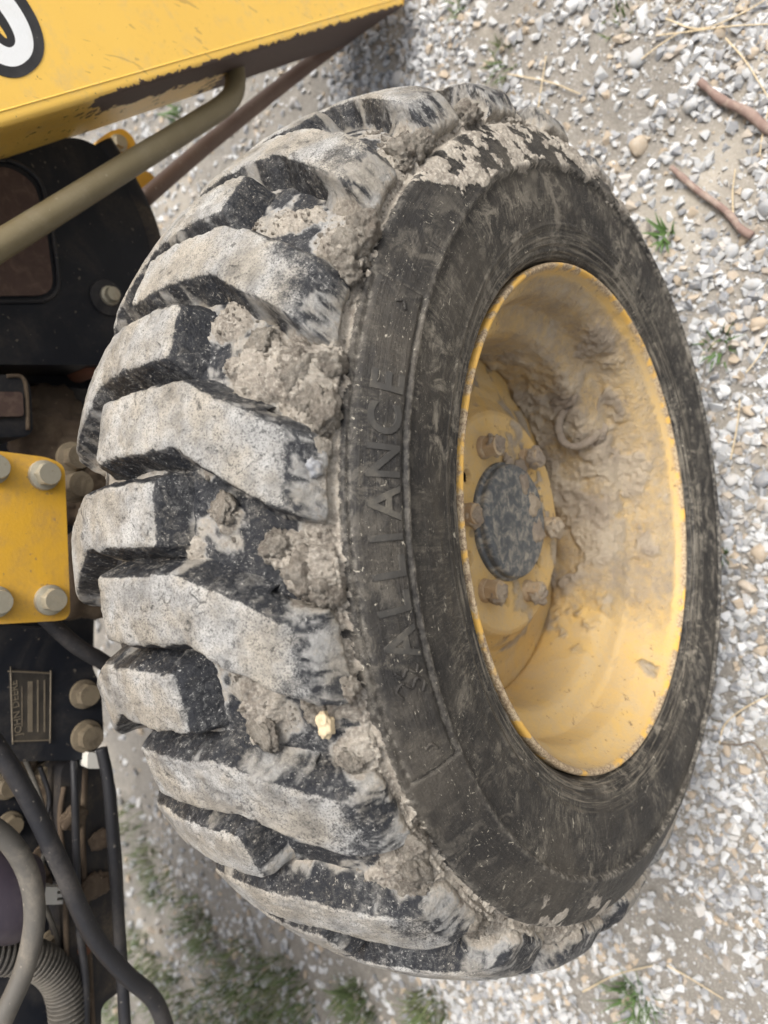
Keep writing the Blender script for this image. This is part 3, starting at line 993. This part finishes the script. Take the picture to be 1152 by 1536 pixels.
# crumbs of dry mud lying in the valleys and along the shoulder
VC, FC = [], []
cb = 0
sel = np.argwhere((mudattr > .55) & (th_d[:, None] > -70) & (th_d[:, None] < 80) & (Yg < .11) & (Rg > .338))
pick = sel[rng.integers(0, len(sel), 2600)]
for (i, j) in pick:
    tv, tf = tmpl[rng.integers(0, len(tmpl))]
    sz = .0006+.0022*rng.random()**3
    VC.append(tv[:, [1, 2, 0]]*sz*rng.uniform(.7, 1.2, 3)+Vt[i, j]+np.array([0, 0, sz*.3]))
    FC.append(tf+cb)
    cb += len(tv)
cr = obj_mesh('mud_crumbs', raw_mesh('mud_crumbs', np.vstack(VC), np.vstack(FC), False), M['mud'], tyre)
cr['kind'] = 'stuff'

# --- raised lettering: name on the shoulder plate
def text_mesh(s, size, extrude, offset=0.0, bevel=0.0):
    cu = bpy.data.curves.new('text', 'FONT')
    cu.body = s
    cu.size = size
    cu.extrude = extrude
    cu.offset = offset
    cu.bevel_depth = bevel
    cu.align_x = 'CENTER'
    cu.resolution_u = 4
    o = bpy.data.objects.new('text', cu)
    col.objects.link(o)
    dg = bpy.context.evaluated_depsgraph_get()
    dg.update()
    me = bpy.data.meshes.new_from_object(o.evaluated_get(dg))
    bpy.data.objects.remove(o)
    bpy.data.curves.remove(cu)
    return me

def band_y(r):
    return np.interp(r, [.3035, .3175, .3290, .3345], [-.0160, -.0105, -.0040, -.0005])-.0044

def wrap_to_band(me, t0, r0, sx, sy):
    n = len(me.vertices)
    co = np.empty(n*3, np.float32)
    me.vertices.foreach_get('co', co)
    co = co.reshape(-1, 3)
    co[:, 1] -= (co[:, 1].max()+co[:, 1].min())/2 if n else 0
    r = r0+co[:, 1]*sy
    a = R(t0)+co[:, 0]*sx/.319
    W = np.stack([r*np.sin(a), band_y(r)-co[:, 2], r*np.cos(a)], 1)
    me.vertices.foreach_set('co', W.astype(np.float32).ravel())
    me.update()

def letter(s, t0):
    me = text_mesh(s, .026, .0009, offset=.0004)
    bm = bmesh.new()
    bm.from_mesh(me)
    for _ in range(1):
        bmesh.ops.subdivide_edges(bm, edges=[e for e in bm.edges if e.calc_length() > .004], cuts=3, use_grid_fill=False)
    bmesh.ops.triangulate(bm, faces=bm.faces[:])
    bm.to_mesh(me)
    bm.free()
    wrap_to_band(me, t0, .3190, 1.12, 1.0)
    me.materials.clear()
    me.materials.append(M['letter'])
    obj_mesh('raised_letter', me, None, tyre)
for ch, t in zip('ALLIANCE', (-10.3, -6.1, -2.4, .8, 4.3, 8.7, 13.1, 17.1)):
    letter(ch, t)
# the small maker's emblem before the name: two facing hooks
def band_tube(name, pts, rad):
    P = [np.array([r*math.sin(R(t)), float(band_y(r)), r*math.cos(R(t))]) for t, r in pts]
    return tube(name, P, rad, M['side'], tyre, n=30, ns=8)
band_tube('emblem_hook', [(-15.9, .325), (-14.9, .3275), (-14.3, .323), (-15.1, .319), (-14.3, .315), (-15.0, .311), (-16.0, .3135)], .0011)
band_tube('emblem_hook', [(-13.0, .326), (-13.7, .3225), (-13.0, .319), (-13.7, .3145), (-12.9, .312)], .0011)
for t in (26.6, -22.4):
    band_tube('moulded_mark', [(t-.5, .316), (t+.4, .3185), (t+.1, .3225)], .0010)

# --- wheel rim
rp = [(.016, .2262), (.004, .2272), (-.0010, .2278), (-.0040, .2268), (-.0048, .2248), (-.0034, .2228), (.0010, .2212), (.0070, .2192), (.0130, .2158), (.0190, .2105), (.0260, .2065), (.0400, .2045),
      (.0500, .2035), (.0540, .2005), (.0585, .1900), (.0640, .1825), (.0720, .1790), (.0840, .1780), (.1300, .1775), (.1420, .1850), (.1500, .1950), (.1580, .2030), (.1900, .2060), (.2200, .2110), (.2350, .2240), (.2400, .2270)]
rpr = resample(rp, 190)
for _ in range(2):
    q = rpr.copy()
    q[1:-1] = .25*rpr[:-2]+.5*rpr[1:-1]+.25*rpr[2:]
    rpr = q
thd = np.linspace(0, 360, 680, endpoint=False)
TH = thd[:, None]*np.ones(len(rpr))[None]
thr = np.radians(TH)
Yg, Rg = np.broadcast_to(rpr[:, 0], TH.shape), np.broadcast_to(rpr[:, 1], TH.shape)
P0 = np.stack([Rg*np.sin(thr), Yg, Rg*np.cos(thr)], -1)
n1 = fbm(P0, 16, 4, 131)
n2 = fbm(P0, 60, 4, 133)
sector = sstep(100, 124, TH+(n1-.5)*60)*(1-sstep(204, 218, TH+(n1-.5)*50))
deep = sstep(.006, .030, Yg+(n1-.5)*.075)
mud = sector*deep
mud = mud*(.55+.45*sstep(.35, .60, fbm(P0, 38, 4, 136)))
mud = mud*(1-.9*sstep(.54, .66, fbm(P0, 24, 4, 135)))
patch = sstep(.50, .68, fbm(P0, 22, 5, 137))*sstep(50, 90, TH)*(1-sstep(232, 250, TH))*sstep(.004, .012, Yg)*.75
film = sstep(.002, .012, Yg)*sstep(52, 84, TH)*(1-sstep(200, 240, TH))*(.34+.40*n1)
mh = mud*(.004+.011*n2*sstep(.03, .08, Yg))+mud*(fbm(P0, 150, 4, 139, .6, True)-.5)*.006+patch*.0012*(.4+n2)
lipm = sstep(.2205, .2225, Rg)*(1-sstep(.0035, .012, Yg))
mattr = np.clip(np.maximum.reduce([mud, patch, film]), 0, 1)
tg = np.gradient(rpr, axis=0)
tg /= np.linalg.norm(tg, axis=1)[:, None]
nY, nR = tg[:, 1][None], -tg[:, 0][None]    # towards the axle
mh = mh+lipm*(fbm(P0, 340, 3, 141)-.5)*.0005
Yd, Rd = Yg+mh*nY*0, Rg-mh
Vr = np.stack([Rd*np.sin(thr), Yd, Rd*np.cos(thr)], -1)
rim = part(obj_mesh('wheel_rim', raw_mesh('wheel_rim', Vr, grid_faces(len(thd), len(rpr), wrap_i=True, flip=True), True, {'mud': mattr, 'wear': lipm}), M['rim']))
rim['label'] = 'yellow steel wheel rim with grey mud caked in its lower barrel'

# --- wheel disc with slots
HAT = .099
dp = [(HAT-.004, .030), (HAT, .046), (HAT, .108), (HAT+.0025, .1125), (HAT+.008, .1170), (HAT+.020, .130), (HAT+.030, .150), (HAT+.036, .172), (HAT+.037, .1850)]
dpr = resample(dp, 130)
TH = thd[:, None]*np.ones(len(dpr))[None]
thr = np.radians(TH)
Yg, Rg = np.broadcast_to(dpr[:, 0], TH.shape).copy(), np.broadcast_to(dpr[:, 1], TH.shape)
X, Z = Rg*np.sin(thr), Rg*np.cos(thr)
P0 = np.stack([X, Yg, Z], -1)
hole = np.zeros_like(X)
for k in range(6):
    a = R(37+60*k)
    d = np.hypot(X-.0770*math.sin(a), Z-.0770*math.cos(a))
    hole = np.maximum(hole, 1-sstep(.0062, .0074, d))
n1 = fbm(P0, 20, 4, 151)
n2 = fbm(P0, 90, 4, 153)
md = sstep(.50, .66, n1+.16*sstep(.105, .14, Rg)*sstep(.0, .1, X)-.10)
md = np.maximum(md*.8, sstep(.50, .60, n2)*sstep(.03, .08, X*.6-Z*.8)*(1-sstep(.085, .10, Rg))*.9)
Yd = Yg+hole*.005-md*.0022*(.3+n2)-(n2-.5)*.0006
disc_faces = grid_faces(len(thd), len(dpr), wrap_i=True, flip=True)
disc_faces = disc_faces[hole.ravel()[disc_faces].min(1) < .98]      # the slots are open
disc = part(obj_mesh('wheel_disc', raw_mesh('wheel_disc', np.stack([X, Yd, Z], -1), disc_faces, True,
            {'mud': np.clip(md, 0, 1), 'wear': np.zeros_like(md)}), M['rim']))

# --- wheel nuts and hub cap
def hex_bolt_bm(r, h, flange=1.30, fh=.26):
    """hexagonal head on a washer flange, axis towards -Y, foot at y = 0"""
    bm = bmesh.new()
    def ring(rad, y, n=24, hexa=False):
        out = []
        for k in range(n):
            a = 2*math.pi*k/n
            q = rad
            if hexa:
                q = rad*math.cos(math.pi/6)/math.cos((a % (math.pi/3))-math.pi/6)
            out.append(bm.verts.new((q*math.cos(a), y, q*math.sin(a))))
        return out
    rings = [ring(r*flange, 0), ring(r*flange, -h*fh*.6), ring(r*flange*.97, -h*fh), ring(r*1.02, -h*(fh+.06)), ring(r, -h*(fh+.08), hexa=True), ring(r, -h*.90, hexa=True), ring(r*.90, -h)]
    for a, b in zip(rings, rings[1:]):
        for k in range(24):
            bm.faces.new((a[k], a[(k+1) % 24], b[(k+1) % 24], b[k]))
    bm.faces.new(rings[0][::-1])
    bm.faces.new(rings[-1])
    return bm

def bolt(name, p, r, h, mat, parent, spin=None, flange=1.30):
    r = r*.86
    bm = hex_bolt_bm(r, h*1.15, flange)
    bmesh.ops.rotate(bm, verts=bm.verts[:], cent=(0, 0, 0), matrix=Matrix.Rotation(random.uniform(0, 1) if spin is None else spin, 3, 'Y'))
    bmesh.ops.translate(bm, verts=bm.verts[:], vec=p)
    return obj_bm(name, bm, mat, parent, smooth=True)
for k in range(6):
    a = R(8+60*k)
    o = bolt('wheel_nut', Vector((.080*math.sin(a), HAT+.0015, .080*math.cos(a))), .0122, .0170, M['nut'], disc, spin=.4*k, flange=1.10)
    # dried mud on each nut: an uneven crust
    q = ico4
    nn = fbm(q+k*9.1, 2.0, 4, 400+k)
    c = np.array([.080*math.sin(a), HAT-.013, .080*math.cos(a)])
    W = c+q*(1+(nn-.5)*.9)[:, None]*np.array([.0110, .0085, .0110])+np.array([random.uniform(-.003, .003), 0, random.uniform(-.003, .003)])
    obj_mesh('mud_crust', raw_mesh('mud_crust', W, icof4), M['rimmud'], disc)

def lathe_y(name, pts, mat, parent, n=96, rough=0.0, seed=1):
    P = resample(pts, 60)
    a = np.linspace(0, 2*math.pi, n, endpoint=False)
    V = np.stack([P[None, :, 1]*np.sin(a)[:, None], np.broadcast_to(P[:, 0], (n, len(P))), P[None, :, 1]*np.cos(a)[:, None]], -1)
    if rough:
        V[..., 1] += (fbm(V, 60, 4, seed)-.5)*rough
    return obj_mesh(name, raw_mesh(name, V, grid_faces(n, len(P), wrap_i=True, flip=True)), mat, parent)
hub = part(lathe_y('hub_cap', [(HAT+.004, .0600), (HAT-.003, .0600), (HAT-.0045, .0590), (HAT-.0050, .0570), (HAT-.0110, .0570), (HAT-.0135, .0552), (HAT-.0145, .0500), (HAT-.0150, .025), (HAT-.0150, .0002)], M['cap'], None, rough=.0016))
hub['label'] = 'chipped dark hub cap smeared with dry mud'
q = ico4
for k, (x, z, s) in enumerate(((.016, -.034, .017), (-.014, -.040, .014), (.036, -.020, .012), (.050, -.036, .013), (.058, -.010, .010))):
    nn = fbm(q+k*5.3, 1.8, 4, 430+k)
    W = np.array([x, HAT-.012 if math.hypot(x, z) < .052 else HAT-.002, z])+q*(1+(nn-.5)*1.1)[:, None]*np.array([s, .0055, s*.8])
    obj_mesh('mud_crust', raw_mesh('mud_crust', W, icof4), M['rimmud'], hub)

# --- valve guard: a short loop of pipe in the barrel, with the valve inside
c = at(862, 636, .088)
g_ax = (Vector(CAM)-c).normalized()
g_ax = (g_ax+Vector((-.25, -.2, .1))).normalized()
e1 = g_ax.cross(Vector((1, 0, 0))).normalized()
e2 = g_ax.cross(e1).normalized()
def ringpt(a, r, d=0.0):
    return c+(e1*math.cos(a)+e2*math.sin(a))*r+g_ax*d
gr = tube('valve_guard', [ringpt(R(a), .0215 + .001*math.sin(a), .020+.004*math.sin(R(a))) for a in range(-95, 171, 20)], .0046, M['rimmud'], rim, n=90, ns=12, wob=.35)
tube('valve_stem', [c-g_ax*.02, c-g_ax*.008+e1*.004, c+g_ax*.004+e1*.008], .0042, M['nut'], rim, n=20, ns=12)
q = ico4
for k, (px, py, s, hh) in enumerate(((832, 612, .016, .010), (868, 588, .018, .012), (898, 640, .014, .010), (850, 560, .020, .007))):
    pc = at(px, py, .088 if px < 870 else .07)
    rr = math.hypot(pc.x, pc.z)
    k2 = .186/rr
    pc = Vector((pc.x*k2, pc.y, pc.z*k2))
    nn = fbm(q+k*7.7, 1.7, 4, 450+k)
    n5 = fbm(q+k*2.7, 6, 4, 460+k, .6, True)
    W = np.array(pc)+q*(1+(nn-.5)*1.0+(n5-.5)*.35)[:, None]*np.array([s, s, hh])
    obj_mesh('mud_clod', raw_mesh('mud_clod', W, icof4), M['rimmud'], rim)

# --- axle behind the wheel
bm = bmesh.new()
axm = Matrix.Translation((0, .38, -.01)) @ Matrix.Rotation(R(90), 4, 'X')
bmesh.ops.create_cone(bm, cap_ends=True, segments=48, radius1=.085, radius2=.075, depth=.48, matrix=axm)
bmesh.ops.create_cone(bm, cap_ends=True, segments=48, radius1=.12, radius2=.12, depth=.05, matrix=Matrix.Translation((0, .275, -.01)) @ Matrix.Rotation(R(90), 4, 'X'))
part(obj_bm('axle_housing', bm, M['dirt'], None, smooth=True, bevel=.006))

# ------------------------------------------------------------------ loader arm
AY = .40
e0, e1_ = at(-40, 203, AY), at(600, 10, AY)
ed = (e1_-e0).normalized()
en = Vector((ed.z, 0, -ed.x))
if en.x < 0:
    en = -en                      # across the arm, away from its lower edge
LEN, HGT, WID = (e1_-e0).length, .30, .13
NA = 230
ts = np.linspace(-.60, LEN+.012, NA)
E0, ED, EN = np.array(e0), np.array(ed), np.array(en)
# section loop: face (front), lower edge, underside, back
sec = [(HGT*(1-k/40.0), 0.0) for k in range(40)]+[(.004, 0), (.0012, .0012), (0, .004)]+[(0, .004+(WID-.008)*k/40.0) for k in range(1, 41)]+[(.0012, WID-.0012), (.004, WID), (HGT*.5, WID), (HGT, WID)]
S = np.array(sec)
Va = E0+ts[:, None, None]*ED+S[None, :, 0:1]*EN+S[None, :, 1:2]*np.array([0, 1.0, 0])
# paint worn off the lower edge; underside's shade is also painted as brown patches
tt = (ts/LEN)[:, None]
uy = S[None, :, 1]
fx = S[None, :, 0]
chip_shade = np.where(uy > .0035, np.clip(1.15-uy/.060, 0, 1)*sstep(.14, .30, tt)+sstep(.45, .70, tt)*.75+.42*sstep(.0, .1, tt), np.clip(1-fx/.012, 0, 1)*.74*sstep(.08, .26, tt))
chip_shade = np.clip(chip_shade, 0, 1)*np.where(tt > .02, 1, 0)
chip_shade = np.broadcast_to(chip_shade, Va.shape[:2])
arm = part(obj_mesh('loader_arm', raw_mesh('loader_arm', Va, grid_faces(NA, len(sec), wrap_j=True), True, {'mud': chip_shade, 'wear': chip_shade*0}), M['arm']))
arm.data.set_sharp_from_angle(angle=R(50))
arm['label'] = 'yellow box-section loader arm with paint chipped off along its lower edge'
# rounded pivot end
bm = bmesh.new()
pc = e0+ed*(LEN+.012)+en*(HGT*.5)
pts = [e0+ed*(LEN+.010)]+[pc+ed*(.035*math.sin(R(a)))-en*(HGT*.5*math.cos(R(a))) for a in range(0, 181, 10)]+[e0+ed*(LEN+.010)+en*HGT]
part(obj_bm('arm_end', prism_bm([Vector((p.x, AY+.002, p.z)) for p in pts], (0, WID-.004, 0)), M['yellow'], None, smooth=True, bevel=.003))
# a weld-like fold line along the face
tube('edge_bead', [e0+ed*(-.08)+en*.012+Vector((0, .0002, 0)), e0+ed*(LEN*.5)+en*.012+Vector((0, .0002, 0)), e0+ed*(LEN)+en*.012+Vector((0, .0002, 0))], .0010, M['arm'], arm, n=30, ns=8)
# decal: an italic figure, white with a black outline
def decal(name, scale, off, mat):
    cx, cy, a, b = -17, 22, 107, 58
    th = R(53)
    pts = []
    for k in range(64):
        t = 2*math.pi*k/64
        x = math.copysign(abs(math.cos(t))**.86, math.cos(t))*(a-off*1.15)*scale
        y = math.copysign(abs(math.sin(t))**.86, math.sin(t))*(b-off)*scale
        pts.append(at(cx+x*math.cos(th)-y*math.sin(th), cy+x*math.sin(th)+y*math.cos(th), AY))
    return pts
def flat_ring(name, outer, inner, mat, lift):
    bm = bmesh.new()
    n = len(outer)
    a = [bm.verts.new((p.x, AY-lift, p.z)) for p in outer]
    b = [bm.verts.new((p.x, AY-lift, p.z)) for p in inner]
    a2 = [bm.verts.new((p.x, AY+.0002, p.z)) for p in outer]
    b2 = [bm.verts.new((p.x, AY+.0002, p.z)) for p in inner]
    for k in range(n):
        j = (k+1) % n
        bm.faces.new((a[k], a[j], b[j], b[k]))
        bm.faces.new((a[k], a2[k], a2[j], a[j]))
        bm.faces.new((b[k], b[j], b2[j], b2[k]))
    o = obj_bm(name, bm, mat, arm)
    return o
o1, o2, o3, o4 = (decal('', 1, off, None) for off in (0, 15, 41, 54))
flat_ring('decal_outline', o1, o2, M['decal_b'], .0006)
flat_ring('decal_figure', o2, o3, M['decal_w'], .0006)
flat_ring('decal_outline', o3, o4, M['decal_b'], .0006)

# tubes beside the arm
part(tube('steel_tube', [at(-60, 405, .43), at(60, 331, .435), at(180, 256, .44), at(290, 188, .45), at(338, 156, .455), at(352, 132, .462), at(352, 100, .47)], .0138, M['olive'], None, n=90, ns=24))
part(tube('brace_rod', [at(214, 300, .60), at(300, 226, .585), at(400, 146, .57), at(470, 92, .56), at(560, 25, .54)], .0118, M['brown'], None, n=50, ns=20))

# ------------------------------------------------------------------ black loader tower and pad
TY = .52
tower = part(plate_px('loader_tower', [(-120, 232), (118, 205), (160, 226), (196, 285), (222, 345), (236, 420), (240, 548), (-120, 546)], TY, .10, M['black'], None, rad=.02, bevel=.010))
tower['label'] = 'black steel loader tower with dusty bent edge'
plate_px('grip_pad', [(-120, 256), (15, 250), (52, 275), (70, 345), (82, 443), (-120, 444)], TY-.004, .010, M['pad'], tower, rad=.022, bevel=.002)
P = [at(x, y, TY-.0005) for x, y in [(-120, 246), (20, 240), (60, 268), (79, 345), (91, 452), (-120, 453)]]
tube('pad_trim', [Vector((q[0], TY-.001, q[1])) for q in rounded([(p.x, p.z) for p in P], .03, 6)], .0028, M['rubberhose'], tower, n=120, ns=8)
# bent-back dusty edge
tube('folded_edge', [at(150, 216, TY+.012), at(190, 280, TY+.012), at(219, 345, TY+.012), at(233, 420, TY+.012), at(236, 545, TY+.012)], .016, M['blackmud'], tower, n=60, ns=18)
bp = at(160, 447, TY)
bm = bmesh.new()
bmesh.ops.create_cone(bm, cap_ends=True, segments=40, radius1=.022, radius2=.022, depth=.006, matrix=Matrix.Translation(bp) @ Matrix.Rotation(R(90), 4, 'X'))
obj_bm('recess_cup', bm, M['rubberhose'], tower, smooth=True, bevel=.002)
bolt('bolt', bp+Vector((.002, -.003, -.002)), .0105, .010, M['zinc'], tower)
# yellow ears behind the tower
for pix, Y in (([(140, 215), (165, 196), (186, 192), (202, 208), (206, 245), (170, 262), (140, 250)], .64), ([(195, 262), (222, 255), (240, 275), (228, 312), (200, 312)], .62)):
    ear = part(plate_px('pivot_ear', pix, Y, .03, M['yellow'], None, rad=.018, bevel=.003))
    if Y == .64:
        bolt('pin_head', at(178, 215, Y), .011, .008, M['zinc'], ear)

# ------------------------------------------------------------------ lower frame behind the tread
part(plate_px('cross_member', [(-120, 540), (260, 548), (260, 602), (60, 575), (-120, 572)], .585, .09, M['black'], None, bevel=.006))
br = part(plate_px('frame_bracket', [(-120, 562), (36, 562), (46, 580), (50, 645), (40, 655), (-120, 657)], .50, .07, M['black'], None, rad=.008, bevel=.004))
plate_px('bracket_pad', [(-80, 586), (34, 588), (36, 624), (-80, 626)], .4955, .012, M['pad'], br, rad=.004, bevel=.002)
tube('bracket_lip', [at(10, 564, .499), at(33, 566, .499), at(40, 590, .499), at(42, 645, .499)], .0022, M['dirt'], br, n=40, ns=8)
bm = bmesh.new()
bmesh.ops.create_cone(bm, cap_ends=True, segments=32, radius1=.014, radius2=.014, depth=.05, matrix=Matrix.Translation(at(128, 552, .56)) @ Matrix.Rotation(R(90), 4, 'X'))
part(obj_bm('rusty_pin', bm, M['rust'], None, smooth=True, bevel=.003))
# inner body: dark sheet metal closing the machine from behind
part(plate_px('body_panel', [(-200, 180), (150, 330), (150, 560), (138, 1085), (-200, 1120)], .80, .05, M['black'], None, bevel=.01))
# grime packed on the axle carrier
for k, (px, py, Y, s) in enumerate(((75, 640, .60, .05), (110, 690, .56, .05), (120, 735, .52, .035), (85, 668, .58, .045), (125, 860, .54, .05))):
    pc = at(px, py, Y)
    nn = fbm(ico4+k*4.1, 1.5, 4, 500+k)
    n5 = fbm(ico4+k*2.1, 7, 3, 510+k, .6, True)
    W = np.array(pc)+ico4*(1+(nn-.5)*.9+(n5-.5)*.2)[:, None]*np.array([s, s*.8, s])
    part(obj_mesh('grime_lump', raw_mesh('grime_lump', W, icof4), M['dirt'], None))
for px, py, r in ((108, 688, .016), (110, 728, .017)):
    part(bolt('carrier_bolt', at(px, py, .475), r, .016, M['dirtybolt'], None))

# unseen hood block, added over the engine to shade machine and ground
shade_hood_pts = [Vector((-1.5, .56, .44)), Vector((.10, .56, .44)), Vector((.22, .58, .56)), Vector((.22, .62, .86)), Vector((-1.5, .62, .86))]
part(obj_bm('added_shade_hood', prism_bm(shade_hood_pts, (0, .60, 0)), M['yellow'], None, smooth=True, bevel=.02))
# yellow plate with four bolts
yp = part(plate_px('mounting_plate', [(-130, 660), (72, 686), (97, 698), (106, 930), (-130, 944)], .42, .014, M['yellow'], None, rad=.012, bevel=.0025))
yp['label'] = 'small yellow steel plate held by zinc bolts'
for px, py in ((65, 713), (74, 900), (-12, 703), (-8, 903)):
    bolt('bolt', at(px, py, .42), .0132, .0135, M['zinc'], yp)

# black housing with the maker's plate
gb = part(plate_px('gear_housing', [(-130, 944), (96, 942), (128, 955), (140, 1005), (152, 1030), (156, 1112), (130, 1140), (-130, 1146)], .49, .12, M['black'], None, rad=.012, bevel=.005))
for px, py, r in ((125, 1041, .0140), (129, 1104, .0155)):
    bolt('bolt', at(px, py, .49), r, .014, M['dirtybolt'], gb)
part(tube('hose', [at(40, 900, .462), at(110, 965, .455), at(150, 990, .46), at(178, 1008, .48)], .0085, M['rubberhose'], None, n=40, ns=14))
PY = .4885
np_ = plate_px('name_plate', [(14, 1004), (78, 1008), (77, 1112), (18, 1114)], PY, .003, M['plate'], gb, rad=.003, bevel=.0004)
def plate_text(s, px, py, size, mat, name, sx=1.0):
    me = text_mesh(s, size, .0004)
    n = len(me.vertices)
    co = np.empty(n*3, np.float32)
    me.vertices.foreach_get('co', co)
    co = co.reshape(-1, 3)
    p = at(px, py, PY)
    W = np.stack([p.x+co[:, 0]*sx, PY-.0003-co[:, 2], p.z+co[:, 1]], 1)
    me.vertices.foreach_set('co', W.astype(np.float32).ravel())
    me.materials.clear()
    me.materials.append(mat)
    me.update()
    return obj_mesh(name, me, None, gb)
plate_text('JOHN DEERE', 29, 1061, .0098, M['platetext'], 'plate_lettering')
def plate_bar(x0, y0, x1, y1, mat):
    P = [at(x, y, PY-.0005) for x, y in ((x0, y0), (x1, y0), (x1, y1), (x0, y1))]
    obj_bm('plate_field', prism_bm(P, (0, .0008, 0)), mat, gb)
plate_bar(32.5, 1030, 34, 1090, M['platetext'])
plate_bar(42, 1022, 49, 1098, M['platetext'])
plate_bar(56, 1020, 58, 1098, M['platetext'])
plate_bar(66, 1020, 68, 1098, M['platetext'])
tube('plate_border', [Vector((q[0], PY-.0002, q[1])) for q in rounded([(p.x, p.z) for p in (at(16, 1007, PY), at(76, 1010, PY), at(75, 1110, PY), at(19, 1112, PY), at(16, 1007, PY))], .002, 3)], .0008, M['platetext'], gb, n=90, ns=6)

# engine side: frame rail, block, bolts, hoses
eb = part(plate_px('engine_block', [(-130, 1135), (120, 1135), (128, 1300), (120, 1640), (-130, 1640)], .545, .14, M['black'], None, bevel=.006))
rail = part(plate_px('frame_rail', [(92, 1150), (128, 1128), (158, 1134), (174, 1180), (184, 1300), (192, 1478), (152, 1508), (152, 1660), (108, 1660), (100, 1300), (88, 1220)], .50, .05, M['blackmud'], None, rad=.008, bevel=.004))
tube('rail_rib', [at(128, 1150, .499), at(124, 1260, .499), at(132, 1400, .499), at(140, 1560, .499)], .0030, M['dirt'], rail, n=40, ns=8)
tube('rail_rib', [at(96, 1180, .499), at(90, 1230, .499), at(98, 1330, .499), at(100, 1500, .499)], .0028, M['dirt'], rail, n=40, ns=8)
for px, py, r, Y, mt in ((66, 1162, .0130, .545, 'dirtybolt'), (9, 1178, .0130, .545, 'dirtybolt'), (14, 1236, .0120, .545, 'dirtybolt'), (76, 1410, .0105, .545, 'dirtybolt'), (66, 1280, .0100, .545, 'dirtybolt')):
    bolt('bolt', at(px, py, Y), r, .012, M[mt], eb)
bolt('bolt', at(125, 1424, .50), .0060, .006, M['rust'], rail)
bolt('bolt', at(74, 1220, .545), .011, .008, M['rust'], eb)
part(plate_px('plastic_clip', [(132, 1128), (152, 1130), (153, 1153), (131, 1153)], .478, .018, M['white'], None, rad=.003, bevel=.002))
# white connector with prongs
wc = part(plate_px('wire_connector', [(60, 1330), (86, 1331), (86, 1357), (60, 1357)], .50, .016, M['white'], None, rad=.003, bevel=.002))
for y0 in (1331, 1341, 1351):
    plate_px('prong', [(85, y0), (103, y0-2), (103, y0+4), (85, y0+6)], .502, .012, M['white'], wc, bevel=.001)
# oil filter: a can with rounded end hanging down
fa, fb = at(-70, 1345, .47), at(38, 1347, .47)
ax = (fb-fa).normalized()
L = (fb-fa).length
fr = .040
V, n = [], 48
prof_f = [(0, .036), (.006, fr), (L-.008, fr), (L-.003, fr*.97), (L, fr*.88), (L+.0005, .001)]
x1 = ax.cross(Vector((0, 1, 0))).normalized()
x2 = ax.cross(x1).normalized()
G = np.array([[tuple(fa+ax*s+(x1*math.cos(2*math.pi*k/n)+x2*math.sin(2*math.pi*k/n))*r) for s, r in prof_f] for k in range(n)])
fo = obj_mesh('oil_filter', raw_mesh('oil_filter', G, grid_faces(n, len(prof_f), wrap_i=True)), M['purple'])
fo.data.set_sharp_from_angle(angle=R(35))
part(fo)
for k, pix in enumerate(([(60, 1150), (74, 1200), (62, 1262), (84, 1320)], [(30, 1120), (58, 1190), (70, 1250), (60, 1330), (84, 1400), (90, 1440)], [(108, 1100), (112, 1180), (114, 1260), (118, 1380), (128, 1470), (128, 1600)])):
    part(tube('wire', [at(x, y, .515 if k < 2 else (.505 if y < 1120 else .488)) for x, y in pix], .0026 if k < 2 else .0040, M['rubberhose' if k != 1 else 'greyhose'], None, n=60, ns=10))
for k, (px, py, Y, w) in enumerate(((84, 1185, .535, .020), (70, 1300, .535, .018), (110, 1225, .495, .010), (140, 1330, .495, .012), (30, 1150, .54, .016), (120, 1500, .495, .014), (150, 1260, .495, .010))):
    pc = at(px, py, Y)
    nn = fbm(ico4+k*6.1, 1.8, 4, 560+k)
    n5 = fbm(ico4+k*1.7, 5, 4, 570+k, .7, True)
    W = np.array(pc)+ico4*(1+(nn-.5)*1.2+(n5-.5)*.5)[:, None]*np.array([w, .0028, w*random.uniform(.8, 2.2)])
    part(obj_mesh('grime_lump', raw_mesh('grime_lump', W, icof4), M['dirt'], None))
# hoses
part(tube('black_hose', [at(-40, 1070, .40), at(30, 1175, .405), at(85, 1285, .41), at(135, 1395, .415), at(185, 1458, .42), at(232, 1502, .43), at(258, 1570, .44)], .0086, M['rubberhose'], None, n=120, ns=16))
part(tube('black_hose', [at(152, 1122, .47), at(163, 1180, .465), at(172, 1300, .46), at(182, 1440, .455), at(190, 1590, .45)], .0062, M['rubberhose'], None, n=80, ns=16))
part(tube('grey_hose', [at(-40, 1225, .42), at(10, 1258, .42), at(42, 1310, .42), at(52, 1375, .42), at(38, 1450, .42), at(8, 1520, .42), at(-20, 1580, .42)], .0094, M['greyhose'], None, n=120, ns=18))
# ribbed hose
path = spline([at(-30, 1432, .50), at(45, 1436, .50), at(88, 1468, .50), at(102, 1530, .50), at(104, 1620, .50)], 260)
rr = .0165+.0024*np.sign(np.sin(np.arange(260)*2*math.pi/7.0))
V, F, c0, c1 = tube_arrays(path, rr, 20)
me = bpy.data.meshes.new('ribbed_hose')
me.from_pydata(V.tolist(), [], F.tolist()+c0.tolist()+c1.tolist())
me.update()
part(obj_mesh('ribbed_hose', me, M['greyhose']))
